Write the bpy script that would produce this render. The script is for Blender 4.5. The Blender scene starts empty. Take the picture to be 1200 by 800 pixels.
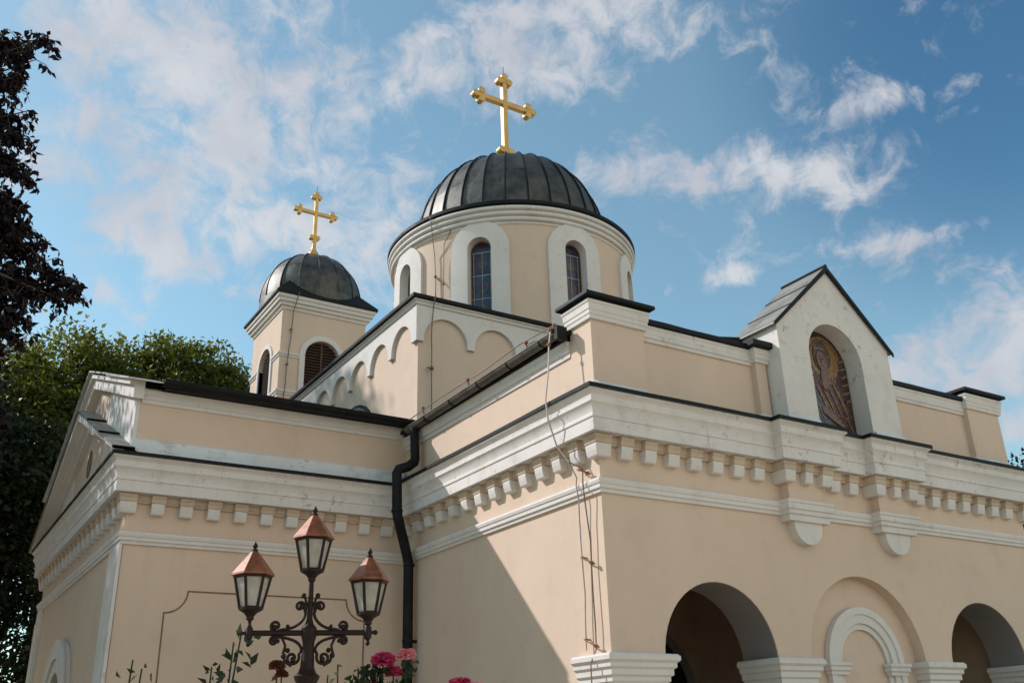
import bpy, bmesh, math, random
import numpy as np
from mathutils import Vector, Matrix

S = bpy.context.scene
COL = S.collection
PI = math.pi
rad = math.radians

# ------------------------------------------------------------------ camera
cam_d = bpy.data.cameras.new('camera')
cam = bpy.data.objects.new('camera', cam_d)
COL.objects.link(cam)
cam_d.sensor_width = 36.0
cam_d.lens = 34.04
cam_d.clip_start = 0.05
cam_d.clip_end = 3000
CR = ((0.85028, -0.52564, -0.02687), (0.18195, 0.34147, -0.92211), (0.49388, 0.77917, 0.38598))
m = Matrix.Identity(4)
for i in range(3):
    m[i][0] = CR[0][i]; m[i][1] = -CR[1][i]; m[i][2] = -CR[2][i]
CAM = Vector((-6.9934, -9.1292, 1.65))
m.translation = CAM
cam.matrix_world = m
S.camera = cam

# ------------------------------------------------------------------ sun, sky, exposure
SUN = Vector((-1.0, 1.0, 1.06)).normalized()
SUN_EL = math.asin(SUN.z)
SUN_STRENGTH = 2.6
SKY_STRENGTH = 0.15
sun_d = bpy.data.lights.new('sun', 'SUN')
sun_d.energy = SUN_STRENGTH
sun_d.angle = rad(0.55)
sun_d.color = (1.0, 0.945, 0.955)
sun = bpy.data.objects.new('sun', sun_d)
COL.objects.link(sun)
sun.rotation_euler = SUN.to_track_quat('Z', 'Y').to_euler()
S.view_settings.view_transform = 'Standard'
S.view_settings.look = 'None'
S.view_settings.exposure = 0.65
S.view_settings.gamma = 1.0
S.view_settings.use_curve_mapping = False

W = bpy.data.worlds.new('World')
S.world = W
W.use_nodes = True
wt = W.node_tree
for n in list(wt.nodes): wt.nodes.remove(n)

class NT:
    """terse node helper"""
    def __init__(s, t): s.t = t
    def n(s, typ, **kw):
        nd = s.t.nodes.new(typ)
        for k, v in kw.items(): setattr(nd, k, v)
        return nd
    def put(s, sock, v):
        if hasattr(v, 'links') or isinstance(v, bpy.types.NodeSocket): s.t.links.new(v, sock)
        else: sock.default_value = v
    def math(s, op, a, b=None, c=None, clamp=False):
        nd = s.n('ShaderNodeMath', operation=op, use_clamp=clamp)
        s.put(nd.inputs[0], a)
        if b is not None: s.put(nd.inputs[1], b)
        if c is not None: s.put(nd.inputs[2], c)
        return nd.outputs[0]
    def vec(s, op, a, b=None, scale=None):
        nd = s.n('ShaderNodeVectorMath', operation=op)
        s.put(nd.inputs[0], a)
        if b is not None: s.put(nd.inputs[1], b)
        if scale is not None: s.put(nd.inputs['Scale'], scale)
        return nd.outputs['Value'] if op in ('DOT_PRODUCT', 'LENGTH', 'DISTANCE') else nd.outputs[0]
    def noise(s, vec, scale, detail=4, rough=.5, dist=0.0):
        nd = s.n('ShaderNodeTexNoise')
        if vec is not None: s.put(nd.inputs['Vector'], vec)
        nd.inputs['Scale'].default_value = scale
        nd.inputs['Detail'].default_value = detail
        nd.inputs['Roughness'].default_value = rough
        nd.inputs['Distortion'].default_value = dist
        return nd
    def mapr(s, v, a, b, c=0.0, d=1.0, smooth=False):
        nd = s.n('ShaderNodeMapRange')
        if smooth: nd.interpolation_type = 'SMOOTHSTEP'
        s.put(nd.inputs[0], v)
        for i, q in enumerate((a, b, c, d)): nd.inputs[i + 1].default_value = q
        return nd.outputs[0]
    def mix(s, f, a, b, blend='MIX'):
        nd = s.n('ShaderNodeMix', data_type='RGBA', blend_type=blend)
        s.put(nd.inputs[0], f)
        for k, v in ((6, a), (7, b)):
            if isinstance(v, (tuple, list)): v = tuple(v) + (1,) * (4 - len(v))
            s.put(nd.inputs[k], v)
        return nd.outputs[2]

w = NT(wt)
sky = w.n('ShaderNodeTexSky', sky_type='NISHITA')
sky.sun_disc = False
sky.sun_elevation = SUN_EL
sky.sun_rotation = math.atan2(SUN.x, SUN.y)
sky.altitude = 100
sky.air_density = 1.0
sky.dust_density = 0.6
sky.ozone_density = 2.0
tc = w.n('ShaderNodeTexCoord')
D = w.vec('NORMALIZE', tc.outputs['Generated'])
sep = w.n('ShaderNodeSeparateXYZ'); wt.links.new(D, sep.inputs[0])
# cloud layer: direction projected to a flat layer overhead
zz = w.math('MAXIMUM', w.math('ADD', sep.outputs[2], 0.12), 0.05)
flat = w.n('ShaderNodeCombineXYZ')
wt.links.new(w.math('DIVIDE', sep.outputs[0], zz), flat.inputs[0])
wt.links.new(w.math('DIVIDE', sep.outputs[1], zz), flat.inputs[1])
warp = w.noise(D, 7.0, 5, .6)
wv = w.vec('SUBTRACT', warp.outputs['Color'], (.5, .5, .5))
Dw = w.vec('ADD', D, w.vec('SCALE', wv, scale=0.06))
CL = [(0.1179, 0.7802, 0.6143, 0.1057, 0.0529, 1.0), (0.1273, 0.8042, 0.5805, 0.0441, 0.0308, 0.8), (0.0259, 0.7952, 0.6059, 0.0441, 0.0352, 0.5), (0.0913, 0.8519, 0.5157, 0.0881, 0.0397, 0.9), (0.1845, 0.8222, 0.5384, 0.0705, 0.0441, 0.9), (0.2353, 0.78, 0.5798, 0.0529, 0.0397, 0.7), (0.2332, 0.8334, 0.5011, 0.1057, 0.0617, 1.0), (0.1023, 0.8779, 0.4677, 0.0529, 0.0264, 0.7), (0.3377, 0.8008, 0.4945, 0.0529, 0.0793, 0.9), (0.1591, 0.8784, 0.4507, 0.0352, 0.0176, 0.7), (0.0376, 0.8289, 0.5582, 0.0352, 0.0264, 0.7), (0.2479, 0.7104, 0.6587, 0.0308, 0.0194, 0.8), (0.3365, 0.7048, 0.6245, 0.0352, 0.0308, 0.6), (0.4234, 0.6528, 0.6281, 0.0793, 0.0441, 0.8), (0.4813, 0.5866, 0.6513, 0.0969, 0.0397, 0.9), (0.3819, 0.6476, 0.6593, 0.0441, 0.0264, 0.5), (0.3328, 0.7534, 0.5672, 0.0441, 0.0352, 0.5), (0.4904, 0.633, 0.5991, 0.0793, 0.022, 0.5), (0.6296, 0.5731, 0.5245, 0.1146, 0.0215, 0.8), (0.6889, 0.5209, 0.5041, 0.0617, 0.022, 0.8), (0.7152, 0.5061, 0.482, 0.0441, 0.0106, 0.5), (0.7557, 0.4888, 0.4359, 0.0423, 0.0123, 0.95), (0.8141, 0.4831, 0.3223, 0.0705, 0.0397, 1.0), (0.8243, 0.4379, 0.3587, 0.0352, 0.0264, 0.9), (0.8027, 0.517, 0.2974, 0.0705, 0.0441, 0.8), (0.6123, 0.52, 0.5956, 0.0529, 0.0106, 0.35), (0.6991, 0.459, 0.5482, 0.0529, 0.0088, 0.4), (0.6521, 0.6245, 0.4298, 0.0308, 0.0132, 0.5), (0.5813, 0.5311, 0.6164, 0.0264, 0.0123, 0.4), (0.1211, 0.9017, 0.4151, 0.0529, 0.0176, 0.5), (0.6173, 0.4621, 0.6367, 0.0352, 0.0106, 0.4), (0.83, 0.4891, 0.268, 0.0705, 0.0529, 0.8), (0.296, 0.7358, 0.6091, 0.0264, 0.022, 0.45), (0.5286, 0.5991, 0.6014, 0.0264, 0.0176, 0.4), (0.574, 0.6238, 0.5305, 0.0617, 0.0194, 0.95), (0.6991, 0.459, 0.5482, 0.0529, 0.0106, 0.3), (0.6408, 0.6374, 0.4279, 0.0441, 0.0123, 0.45)]
tot = None
for (cx, cy, cz, su, sv, wgt) in CL:
    c = Vector((cx, cy, cz))
    u = Vector((cy, -cx, 0)).normalized()
    v = u.cross(c).normalized()
    d = w.vec('SUBTRACT', Dw, tuple(c))
    a = w.vec('DOT_PRODUCT', d, tuple(u / su))
    b = w.vec('DOT_PRODUCT', d, tuple(v / sv))
    dd = w.vec('DOT_PRODUCT', d, tuple(c / 0.35))
    r2 = w.math('MULTIPLY_ADD', a, a, w.math('MULTIPLY_ADD', b, b, w.math('MULTIPLY', dd, dd)))
    g = w.math('MULTIPLY', w.math('EXPONENT', w.math('MULTIPLY', r2, -0.75)), wgt)
    tot = g if tot is None else w.math('ADD', tot, g)
tot = w.math('MINIMUM', tot, 1.1)
# added bright cloud patch behind the viewer as front fill, thin general cover elsewhere
fill_mask = w.mapr(w.vec('DOT_PRODUCT', D, tuple(Vector((.25, -1.0, .28)).normalized())), 0.5, 0.9, 0.0, 1.0, True)
behind = w.math('MAXIMUM', w.math('MULTIPLY', fill_mask, .95), w.mapr(w.vec('DOT_PRODUCT', D, CR[2]), 0.5, 0.7, 0.34, 0.0, True))
tot = w.math('MAXIMUM', tot, behind)
nz1 = w.noise(w.vec('ADD', Dw, (5.5, 5.1, 2.9)), 21.0, 9, .62, .4)
nz2 = w.noise(w.vec('ADD', flat.outputs[0], (12.0, 3.0, 0.0)), 3.4, 8, .6, .5)
nn = w.math('ADD', w.math('MULTIPLY', nz1.outputs[0], .62), w.math('MULTIPLY', nz2.outputs[0], .38))
dens = w.math('ADD', w.math('MULTIPLY', tot, .63), w.math('MULTIPLY', w.math('SUBTRACT', nn, .5), 4.0))
cl = w.mapr(dens, 0.16, 1.0, 0, 1, True)
cl = w.math('MULTIPLY', cl, 0.88)
shade = w.noise(Dw, 9.0, 5, .55)
ccol = w.mix(w.mapr(shade.outputs[0], .35, .65), (2.35, 2.4, 2.65), (3.0, 3.02, 3.15))
ccol = w.mix(fill_mask, ccol, (6.8, 5.75, 4.7))  # added warm fill cloud, brightens the shaded front walls
skyc = w.mix(1.0, sky.outputs[0], (0.76, 0.87, 0.715), 'MULTIPLY')
# the blue deepens away from the sun, at right angles to it
skyc = w.mix(w.mapr(w.vec('DOT_PRODUCT', D, (.742, .323, .588)), .95, 1.0, 0, 1, True), skyc, w.mix(1.0, skyc, (.42, .60, .76), 'MULTIPLY'))
out = w.mix(cl, skyc, ccol)
bg = w.n('ShaderNodeBackground')
bg.inputs['Strength'].default_value = SKY_STRENGTH
wt.links.new(out, bg.inputs['Color'])
wo = w.n('ShaderNodeOutputWorld')
wt.links.new(bg.outputs[0], wo.inputs['Surface'])

# ------------------------------------------------------------------ materials
def new_mat(name):
    mt = bpy.data.materials.new(name); mt.use_nodes = True
    t = mt.node_tree
    for n in list(t.nodes): t.nodes.remove(n)
    h = NT(t)
    o = h.n('ShaderNodeOutputMaterial')
    p = h.n('ShaderNodeBsdfPrincipled')
    t.links.new(p.outputs[0], o.inputs[0])
    return mt, h, p, o

def plaster(name, col, dirt=(.16, .12, .085), grime=.35, chips=0.0, bump=.25, streak=.4, patch=.10):
    mt, h, p, o = new_mat(name)
    P = h.n('ShaderNodeNewGeometry').outputs['Position']
    big = h.noise(P, .55, 5, .55)
    mid = h.noise(P, 3.1, 6, .6)
    fine = h.noise(P, 60, 4, .6)
    sm = h.vec('MULTIPLY', P, (5.5, 5.5, .35))
    st = h.noise(sm, 1.0, 5, .6)
    c1 = tuple(c * (1 - patch) for c in col); c2 = tuple(min(1, c * (1 + patch * .8)) for c in col)
    c = h.mix(h.mapr(big.outputs[0], .35, .65), c1, c2)
    c = h.mix(h.mapr(mid.outputs[0], .46, .72, 0, .30 * grime), c, tuple(x * .62 for x in col))
    c = h.mix(h.mapr(st.outputs[0], .56, .78, 0, .45 * streak), c, tuple(x * .58 for x in col))
    gs = h.math('MULTIPLY', h.mapr(mid.outputs[0], .54, .66), h.mapr(fine.outputs[0], .42, .6))
    c = h.mix(h.math('MULTIPLY', gs, .5 * grime), c, dirt)
    if chips > 0:
        ch = h.noise(P, 9.0, 6, .7)
        ch2 = h.noise(P, 1.7, 3, .5)
        k = h.math('MULTIPLY', h.mapr(ch.outputs[0], .585, .63), h.mapr(ch2.outputs[0], .44, .58))
        c = h.mix(h.math('MULTIPLY', k, chips), c, dirt)
        dr = h.noise(h.vec('MULTIPLY', P, (15, 15, 1.3)), 1.0, 4, .6)
        k2 = h.math('MULTIPLY', h.mapr(dr.outputs[0], .58, .68), h.mapr(h.noise(P, 2.3, 3, .5).outputs[0], .42, .62))
        c = h.mix(h.math('MULTIPLY', k2, .55 * chips), c, tuple(x * 1.7 for x in dirt))
    h.put(p.inputs['Base Color'], c)
    p.inputs['Roughness'].default_value = .88
    p.inputs['Specular IOR Level'].default_value = .25
    b = h.n('ShaderNodeBump'); b.inputs['Strength'].default_value = bump; b.inputs['Distance'].default_value = .006
    hh = h.math('ADD', h.math('MULTIPLY', mid.outputs[0], 1.6), h.math('MULTIPLY', fine.outputs[0], .5))
    h.put(b.inputs['Height'], hh); h.put(p.inputs['Normal'], b.outputs[0])
    return mt

def simple(name, col, rough=.6, metal=0.0, var=.25, vs=6.0, bump=0.0, spec=.5, dust=None):
    mt, h, p, o = new_mat(name)
    P = h.n('ShaderNodeNewGeometry').outputs['Position']
    n1 = h.noise(P, vs, 6, .6)
    c = h.mix(h.mapr(n1.outputs[0], .35, .68), tuple(x * (1 - var) for x in col), tuple(min(1, x * (1 + var)) for x in col))
    if dust:
        n2 = h.noise(P, vs * 2.7, 6, .65)
        c = h.mix(h.mapr(n2.outputs[0], .52, .72, 0, .7), c, dust)
    h.put(p.inputs['Base Color'], c)
    h.put(p.inputs['Roughness'], h.mapr(n1.outputs[0], .3, .7, max(.02, rough - .1), min(1, rough + .1)))
    p.inputs['Metallic'].default_value = metal
    p.inputs['Specular IOR Level'].default_value = spec
    if bump:
        b = h.n('ShaderNodeBump'); b.inputs['Strength'].default_value = bump; b.inputs['Distance'].default_value = .01
        h.put(b.inputs['Height'], n1.outputs[0]); h.put(p.inputs['Normal'], b.outputs[0])
    return mt

M = {}
M['wall'] = plaster('cream plaster', (.665, .508, .388), grime=.18, streak=.28, patch=.05)
M['white'] = plaster('white plaster trim', (.69, .64, .59), grime=.28, chips=.22, streak=.3, patch=.05, dirt=(.17, .125, .09))
M['whiteworn'] = plaster('worn white plaster', (.70, .65, .60), grime=.45, chips=.5, streak=.45, patch=.05, dirt=(.19, .135, .10))
M['skirt'] = plaster('pale flashing mortar', (.66, .68, .67), grime=.9, chips=.5, streak=.3, dirt=(.25, .21, .17))
M['soffit'] = plaster('cream frieze', (.58, .455, .34), grime=.6, streak=.3)
M['line'] = simple('terracotta groove', (.22, .12, .075), .9)
M['black'] = simple('black sheet metal', (.010, .011, .012), .6, 0.0, .4, 3.0, .2, spec=.18, dust=(.028, .026, .024))
M['zinc'] = simple('grey zinc sheet', (.235, .225, .19), .55, .25, .22, 2.5, .15, dust=(.2, .18, .15))
M['palezinc'] = simple('pale zinc flashing', (.50, .49, .46), .45, .3, .15, 3.0, .1)
M['gutter'] = simple('weathered gutter', (.13, .115, .10), .55, .35, .4, 5.0, .2, dust=(.06, .045, .035))
M['gold'] = simple('gilded metal', (.60, .385, .13), .36, .55, .15, 4.0, .1)
M['wood'] = simple('dark brown louvre wood', (.075, .035, .022), .7, 0, .4, 8.0, .2)
M['frame'] = simple('brown window frame', (.16, .085, .04), .6)
M['dark'] = simple('dark glass', (.012, .015, .02), .12, 0, .2)
M['lead'] = simple('pale glazing bar', (.42, .38, .36), .6)
M['wire'] = simple('old copper cable', (.20, .13, .10), .65, .2, .3, 20)
M['wirepale'] = simple('pale insulated cable', (.42, .36, .32), .6)
M['rust'] = simple('rusty clamp', (.26, .12, .06), .8, 0, .4, 30)
M['iron'] = simple('dark brown wrought iron', (.022, .010, .007), .5, .2, .3, 20, .1, spec=.3)
M['copper'] = simple('copper coloured roof', (.24, .072, .022), .42, .2, .4, 14, .15, dust=(.10, .035, .015))
M['bark'] = simple('bark', (.07, .05, .035), .9, 0, .4, 5, .5)
M['paving'] = simple('gravel and paving', (.44, .36, .265), .9, 0, .25, 1.2, .3)
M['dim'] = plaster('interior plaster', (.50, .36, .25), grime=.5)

def metal_dome():
    mt, h, p, o = new_mat('weathered dome sheet')
    P = h.n('ShaderNodeNewGeometry').outputs['Position']
    isl = h.n('ShaderNodeNewGeometry').outputs['Random Per Island']
    n1 = h.noise(P, 2.2, 7, .65)
    n2 = h.noise(h.vec('MULTIPLY', P, (9, 9, 1.2)), 1.0, 5, .6)
    c = h.mix(h.mapr(n1.outputs[0], .3, .7), (.028, .029, .030), (.155, .145, .125))
    c = h.mix(h.mapr(isl, 0, 1, 0, .5), c, (.13, .12, .10))
    c = h.mix(h.mapr(n2.outputs[0], .52, .75, 0, .6), c, (.02, .022, .023))
    h.put(p.inputs['Base Color'], c)
    p.inputs['Metallic'].default_value = .75
    h.put(p.inputs['Roughness'], h.mapr(n1.outputs[0], .3, .7, .42, .60))
    b = h.n('ShaderNodeBump'); b.inputs['Strength'].default_value = .35; b.inputs['Distance'].default_value = .02
    h.put(b.inputs['Height'], n1.outputs[0]); h.put(p.inputs['Normal'], b.outputs[0])
    return mt
M['dome'] = metal_dome()

def stained():
    mt, h, p, o = new_mat('stained glass')
    P = h.n('ShaderNodeNewGeometry').outputs['Position']
    vo = h.n('ShaderNodeTexVoronoi'); vo.inputs['Scale'].default_value = 9.0
    h.put(vo.inputs['Vector'], P)
    hs = h.n('ShaderNodeSeparateColor'); h.t.links.new(vo.outputs['Color'], hs.inputs[0])
    c = h.mix(h.mapr(hs.outputs[0], 0, 1), (.012, .025, .06), (.04, .07, .13))
    c = h.mix(h.mapr(hs.outputs[1], .7, .9), c, (.07, .02, .03))
    h.put(p.inputs['Base Color'], c)
    p.inputs['Roughness'].default_value = .22
    return mt
M['stained'] = stained()
M['ruby'] = simple('ruby glass', (.085, .03, .045), .25)
M['teal'] = simple('teal glass', (.05, .075, .07), .25)

def glow_glass():
    mt, h, p, o = new_mat('frosted lantern glass')
    P = h.n('ShaderNodeNewGeometry').outputs['Position']
    n = h.noise(P, 14, 4, .6)
    h.put(p.inputs['Base Color'], h.mix(h.mapr(n.outputs[0], .35, .65), (.46, .42, .36), (.72, .68, .60)))
    p.inputs['Roughness'].default_value = .3
    tr = h.n('ShaderNodeBsdfTranslucent'); tr.inputs[0].default_value = (.75, .7, .62, 1)
    ms = h.n('ShaderNodeMixShader'); ms.inputs[0].default_value = .45
    h.t.links.new(p.outputs[0], ms.inputs[1]); h.t.links.new(tr.outputs[0], ms.inputs[2])
    h.t.links.new(ms.outputs[0], o.inputs[0])
    return mt
M['frost'] = glow_glass()

def leafmat(name, a, b, trans, tcol, rough=.5):
    mt, h, p, o = new_mat(name)
    isl = h.n('ShaderNodeNewGeometry').outputs['Random Per Island']
    c = h.mix(isl, a, b)
    h.put(p.inputs['Base Color'], c)
    p.inputs['Roughness'].default_value = rough
    p.inputs['Specular IOR Level'].default_value = .22
    tr = h.n('ShaderNodeBsdfTranslucent'); tr.inputs[0].default_value = tcol + (1,)
    ms = h.n('ShaderNodeMixShader'); ms.inputs[0].default_value = trans
    h.t.links.new(p.outputs[0], ms.inputs[1]); h.t.links.new(tr.outputs[0], ms.inputs[2])
    h.t.links.new(ms.outputs[0], o.inputs[0])
    return mt
M['leaf_lime'] = leafmat('lime green leaves', (.026, .042, .008), (.092, .106, .016), .34, (.23, .25, .026))
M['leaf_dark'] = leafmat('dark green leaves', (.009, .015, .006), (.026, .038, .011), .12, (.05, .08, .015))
M['leaf_plum'] = leafmat('purple leaves', (.007, .005, .007), (.018, .009, .011), .08, (.05, .012, .014), .55)
M['leaf_rose'] = leafmat('rose leaves', (.012, .022, .008), (.03, .045, .015), .15, (.05, .08, .02), .4)
M['leaf_pale'] = leafmat('pale bud leaves', (.10, .12, .04), (.20, .21, .09), .3, (.3, .33, .1), .5)
M['petal'] = leafmat('pink petals', (.50, .03, .12), (.70, .10, .22), .3, (.75, .10, .2), .55)
M['petal_pale'] = leafmat('pale pink petals', (.75, .22, .26), (.85, .48, .45), .35, (.9, .4, .4), .55)
M['petal_dead'] = leafmat('withered petals', (.12, .035, .02), (.2, .07, .04), .2, (.3, .1, .05), .8)

def flat(name, col):
    """tesserae: small cells of varied tone with darker joints"""
    mt, h, p, o = new_mat(name)
    P = h.n('ShaderNodeNewGeometry').outputs['Position']
    vo = h.n('ShaderNodeTexVoronoi'); vo.inputs['Scale'].default_value = 48.0; h.put(vo.inputs['Vector'], P)
    ed = h.n('ShaderNodeTexVoronoi', feature='DISTANCE_TO_EDGE'); ed.inputs['Scale'].default_value = 48.0; h.put(ed.inputs['Vector'], P)
    sc = h.n('ShaderNodeSeparateColor'); h.t.links.new(vo.outputs['Color'], sc.inputs[0])
    c = h.mix(sc.outputs[0], tuple(x * .55 for x in col), tuple(min(1, x * 1.35) for x in col))
    c = h.mix(h.mapr(sc.outputs[1], .93, .95), c, (.22, .12, .03))
    c = h.mix(h.mapr(sc.outputs[2], .9, .93), c, (.05, .06, .09))
    c = h.mix(h.mapr(ed.outputs['Distance'], .0, .05, .6, 0), c, (.03, .022, .016))
    h.put(p.inputs['Base Color'], c); p.inputs['Roughness'].default_value = .4
    return mt
M['ic_bg'] = flat('icon dark ground', (.025, .013, .009))
M['ic_gold'] = flat('icon gold', (.25, .12, .025))
M['ic_hood'] = flat('icon dark brown', (.045, .018, .012))
M['ic_skin'] = flat('icon skin', (.17, .08, .045))
M['ic_robe'] = flat('icon russet robe', (.085, .020, .015))
M['ic_blue'] = flat('icon slate cloth', (.035, .055, .085))
M['ic_pale'] = flat('icon pale folds', (.17, .12, .085))

# ------------------------------------------------------------------ mesh helpers
class MB:
    def __init__(s): s.v = []; s.f = []; s.mi = []; s.cur = 0
    def add(s, vs, fs):
        o = len(s.v); s.v.extend([tuple(q) for q in vs])
        for f in fs: s.f.append([i + o for i in f]); s.mi.append(s.cur)
        return s
    def box(s, x0, x1, y0, y1, z0, z1):
        return s.add([(x, y, z) for z in (z0, z1) for x, y in ((x0, y0), (x1, y0), (x1, y1), (x0, y1))],
                     [(3, 2, 1, 0), (4, 5, 6, 7), (0, 1, 5, 4), (1, 2, 6, 5), (2, 3, 7, 6), (3, 0, 4, 7)])
    def prism(s, poly, fn0, fn1):
        """poly 2D; fn0/fn1 map (a,b)->3D at the two ends"""
        n = len(poly)
        vs = [fn0(*p) for p in poly] + [fn1(*p) for p in poly]
        fs = [list(range(n))[::-1], [n + i for i in range(n)]] + [(i, (i + 1) % n, n + (i + 1) % n, n + i) for i in range(n)]
        return s.add(vs, fs)
    def xz(s, poly, y0, y1): return s.prism(poly, lambda a, b: (a, y0, b), lambda a, b: (a, y1, b))
    def yz(s, poly, x0, x1): return s.prism(poly, lambda a, b: (x0, a, b), lambda a, b: (x1, a, b))
    def xy(s, poly, z0, z1): return s.prism(poly, lambda a, b: (a, b, z0), lambda a, b: (a, b, z1))
    def sweep(s, path, prof, closed=False):
        """sweep (outward offset, z) profile along a 2D path, outward = right of travel, mitred"""
        n = len(path); rings = []
        for i, p in enumerate(path):
            p = Vector(p)
            ds = []
            if closed or i > 0: ds.append((p - Vector(path[i - 1])).normalized())
            if closed or i < n - 1: ds.append((Vector(path[(i + 1) % n]) - p).normalized())
            ns = [Vector((d.y, -d.x)) for d in ds]
            if len(ns) == 1: mv = ns[0]
            else:
                b = (ns[0] + ns[1]); b.normalize(); mv = b / max(.2, b.dot(ns[0]))
            rings.append([(p.x + mv.x * o, p.y + mv.y * o, z) for o, z in prof])
        k = len(prof); vs = [q for r in rings for q in r]; fs = []
        for i in range(n if closed else n - 1):
            a = i * k; b = ((i + 1) % n) * k
            for j in range(k):
                fs.append((a + j, a + (j + 1) % k, b + (j + 1) % k, b + j))
        if not closed:
            fs.append(tuple(range(k))[::-1]); fs.append(tuple((n - 1) * k + j for j in range(k)))
        return s.add(vs, fs)
    def tube(s, pts, r, seg=8, cap=True):
        pts = [Vector(p) for p in pts]; n = len(pts)
        rs = r if isinstance(r, (list, tuple)) else [r] * n
        vs = []; up = None
        for i, p in enumerate(pts):
            d = (pts[min(i + 1, n - 1)] - pts[max(i - 1, 0)])
            if d.length < 1e-9: d = Vector((0, 0, 1))
            d.normalize()
            if up is None:
                up = Vector((0, 0, 1)) if abs(d.z) < .9 else Vector((1, 0, 0))
            a = (up - d * up.dot(d))
            if a.length < 1e-6: a = d.orthogonal()
            a.normalize(); b = d.cross(a); up = a
            for j in range(seg):
                t = 2 * PI * j / seg
                vs.append(p + (a * math.cos(t) + b * math.sin(t)) * rs[i])
        fs = [(i * seg + j, i * seg + (j + 1) % seg, (i + 1) * seg + (j + 1) % seg, (i + 1) * seg + j) for i in range(n - 1) for j in range(seg)]
        if cap: fs += [tuple(range(seg))[::-1], tuple((n - 1) * seg + j for j in range(seg))]
        return s.add(vs, fs)
    def lathe(s, prof, cx, cy, seg=48, a0=0, a1=2 * PI):
        full = abs(a1 - a0 - 2 * PI) < 1e-6
        m_ = seg if full else seg + 1
        k = len(prof); vs = []
        for i in range(m_):
            t = a0 + (a1 - a0) * i / seg
            vs += [(cx + r * math.cos(t), cy + r * math.sin(t), z) for r, z in prof]
        fs = []
        for i in range(seg):
            a = i * k; b = ((i + 1) % m_) * k
            for j in range(k - 1):
                fs.append((a + j, b + j, b + j + 1, a + j + 1))
        return s.add(vs, fs)
    def sphere(s, c, r, seg=10, rings=6, sz=1.0):
        prof = [(max(1e-4, r * math.sin(PI * i / rings)), c[2] - r * sz * math.cos(PI * i / rings)) for i in range(rings + 1)]
        return s.lathe(prof, c[0], c[1], seg)
    def build(s, name, mats, parent=None, loc=(0, 0, 0), smooth=None, bevel=0.0, fix=True):
        me = bpy.data.meshes.new(name)
        me.from_pydata([(x - loc[0], y - loc[1], z - loc[2]) for x, y, z in s.v], [], s.f)
        if not isinstance(mats, (list, tuple)): mats = [mats]
        for q in mats: me.materials.append(q)
        if len(mats) > 1: me.polygons.foreach_set('material_index', s.mi)
        if fix:
            bm = bmesh.new(); bm.from_mesh(me)
            bmesh.ops.remove_doubles(bm, verts=bm.verts, dist=1e-5)
            bmesh.ops.recalc_face_normals(bm, faces=bm.faces)
            bm.to_mesh(me); bm.free()
        if smooth is not None:
            me.polygons.foreach_set('use_smooth', [True] * len(me.polygons))
            me.set_sharp_from_angle(angle=rad(smooth))
        me.update()
        o = bpy.data.objects.new(name, me); COL.objects.link(o)
        if parent is not None: o.parent = parent
        o.location = loc if parent is None else (0, 0, 0)
        if bevel:
            b = o.modifiers.new('bevel', 'BEVEL'); b.width = bevel; b.segments = 2; b.limit_method = 'ANGLE'; b.angle_limit = rad(40)
        return o

def arc(cx, cz, r, a0, a1, n=24):
    return [(cx + r * math.cos(rad(a0 + (a1 - a0) * i / n)), cz + r * math.sin(rad(a0 + (a1 - a0) * i / n))) for i in range(n + 1)]

def thing(name, label, cat, loc=(0, 0, 0), group=None):
    o = bpy.data.objects.new(name, None); COL.objects.link(o); o.location = loc
    o.empty_display_size = .2
    o['label'] = label; o['category'] = cat
    if group: o['group'] = group
    return o

rnd = random.Random(7)
nrng = np.random.default_rng(11)

# ------------------------------------------------------------------ ground
g = MB(); g.add([(-400, -400, 0), (400, -400, 0), (400, 400, 0), (-400, 400, 0)], [(0, 1, 2, 3)])
g = g.build('ground', M['paving']); g['kind'] = 'structure'

# ================================================================== CHURCH
church = thing('church', 'cream plastered church with white cornices, dark domes and gilded crosses', 'church')
WX = 8.75            # porch width
TY0, TY1, TX = 5.4, 13.4, -4.4   # side wing

# ---- porch wall with arcade
b = MB()
A1, A2, A3, AR, SP = 1.72, 4.41, 7.10, .93, 2.56
poly = [(0, 0), (A1 - AR, 0), (A1 - AR, SP)] + arc(A1, SP, AR, 180, 0)[1:-1] + [(A1 + AR, SP), (A1 + AR, 0)]
R2 = 1.16
poly += [(A2 - R2, 0), (A2 - R2, SP)] + arc(A2, SP, R2, 180, 0)[1:-1] + [(A2 + R2, SP), (A2 + R2, 0)]
poly += [(A3 - AR, 0), (A3 - AR, SP)] + arc(A3, SP, AR, 180, 0)[1:-1] + [(A3 + AR, SP), (A3 + AR, 0), (WX, 0), (WX, 5.68), (0, 5.68)]
b.xz(poly, 0, .62)
b.box(0, .45, .62, TY0, 0, 5.68)
b.box(WX - .45, WX, .62, 8, 0, 5.68)
porch = b.build('porch_wall', M['wall'], church)
# pier casings and caps
cap_prof = [(-.01, 2.30), (.03, 2.30), (.03, 2.35), (.06, 2.37), (.06, 2.43), (.09, 2.455), (.09, 2.50), (.125, 2.53), (.125, 2.575), (.10, 2.60), (-.01, 2.61)]
def pier(x0, x1, yb, name='pier'):
    c = MB(); c.box(x0 - .012, x1 + .012, -.012, yb, 0, 2.31)
    p = c.build('pier', M['white'], porch)
    c = MB(); c.sweep([(x0, yb), (x0, 0), (x1, 0), (x1, yb)], cap_prof)
    c.build('pier_cap', M['white'], p, smooth=25)
for x0, x1, yb in ((.0, .79, .63), (2.65, 3.25, .63), (5.57, 6.17, .63), (8.03, 8.75, .63)): pier(x0, x1, yb)
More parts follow.
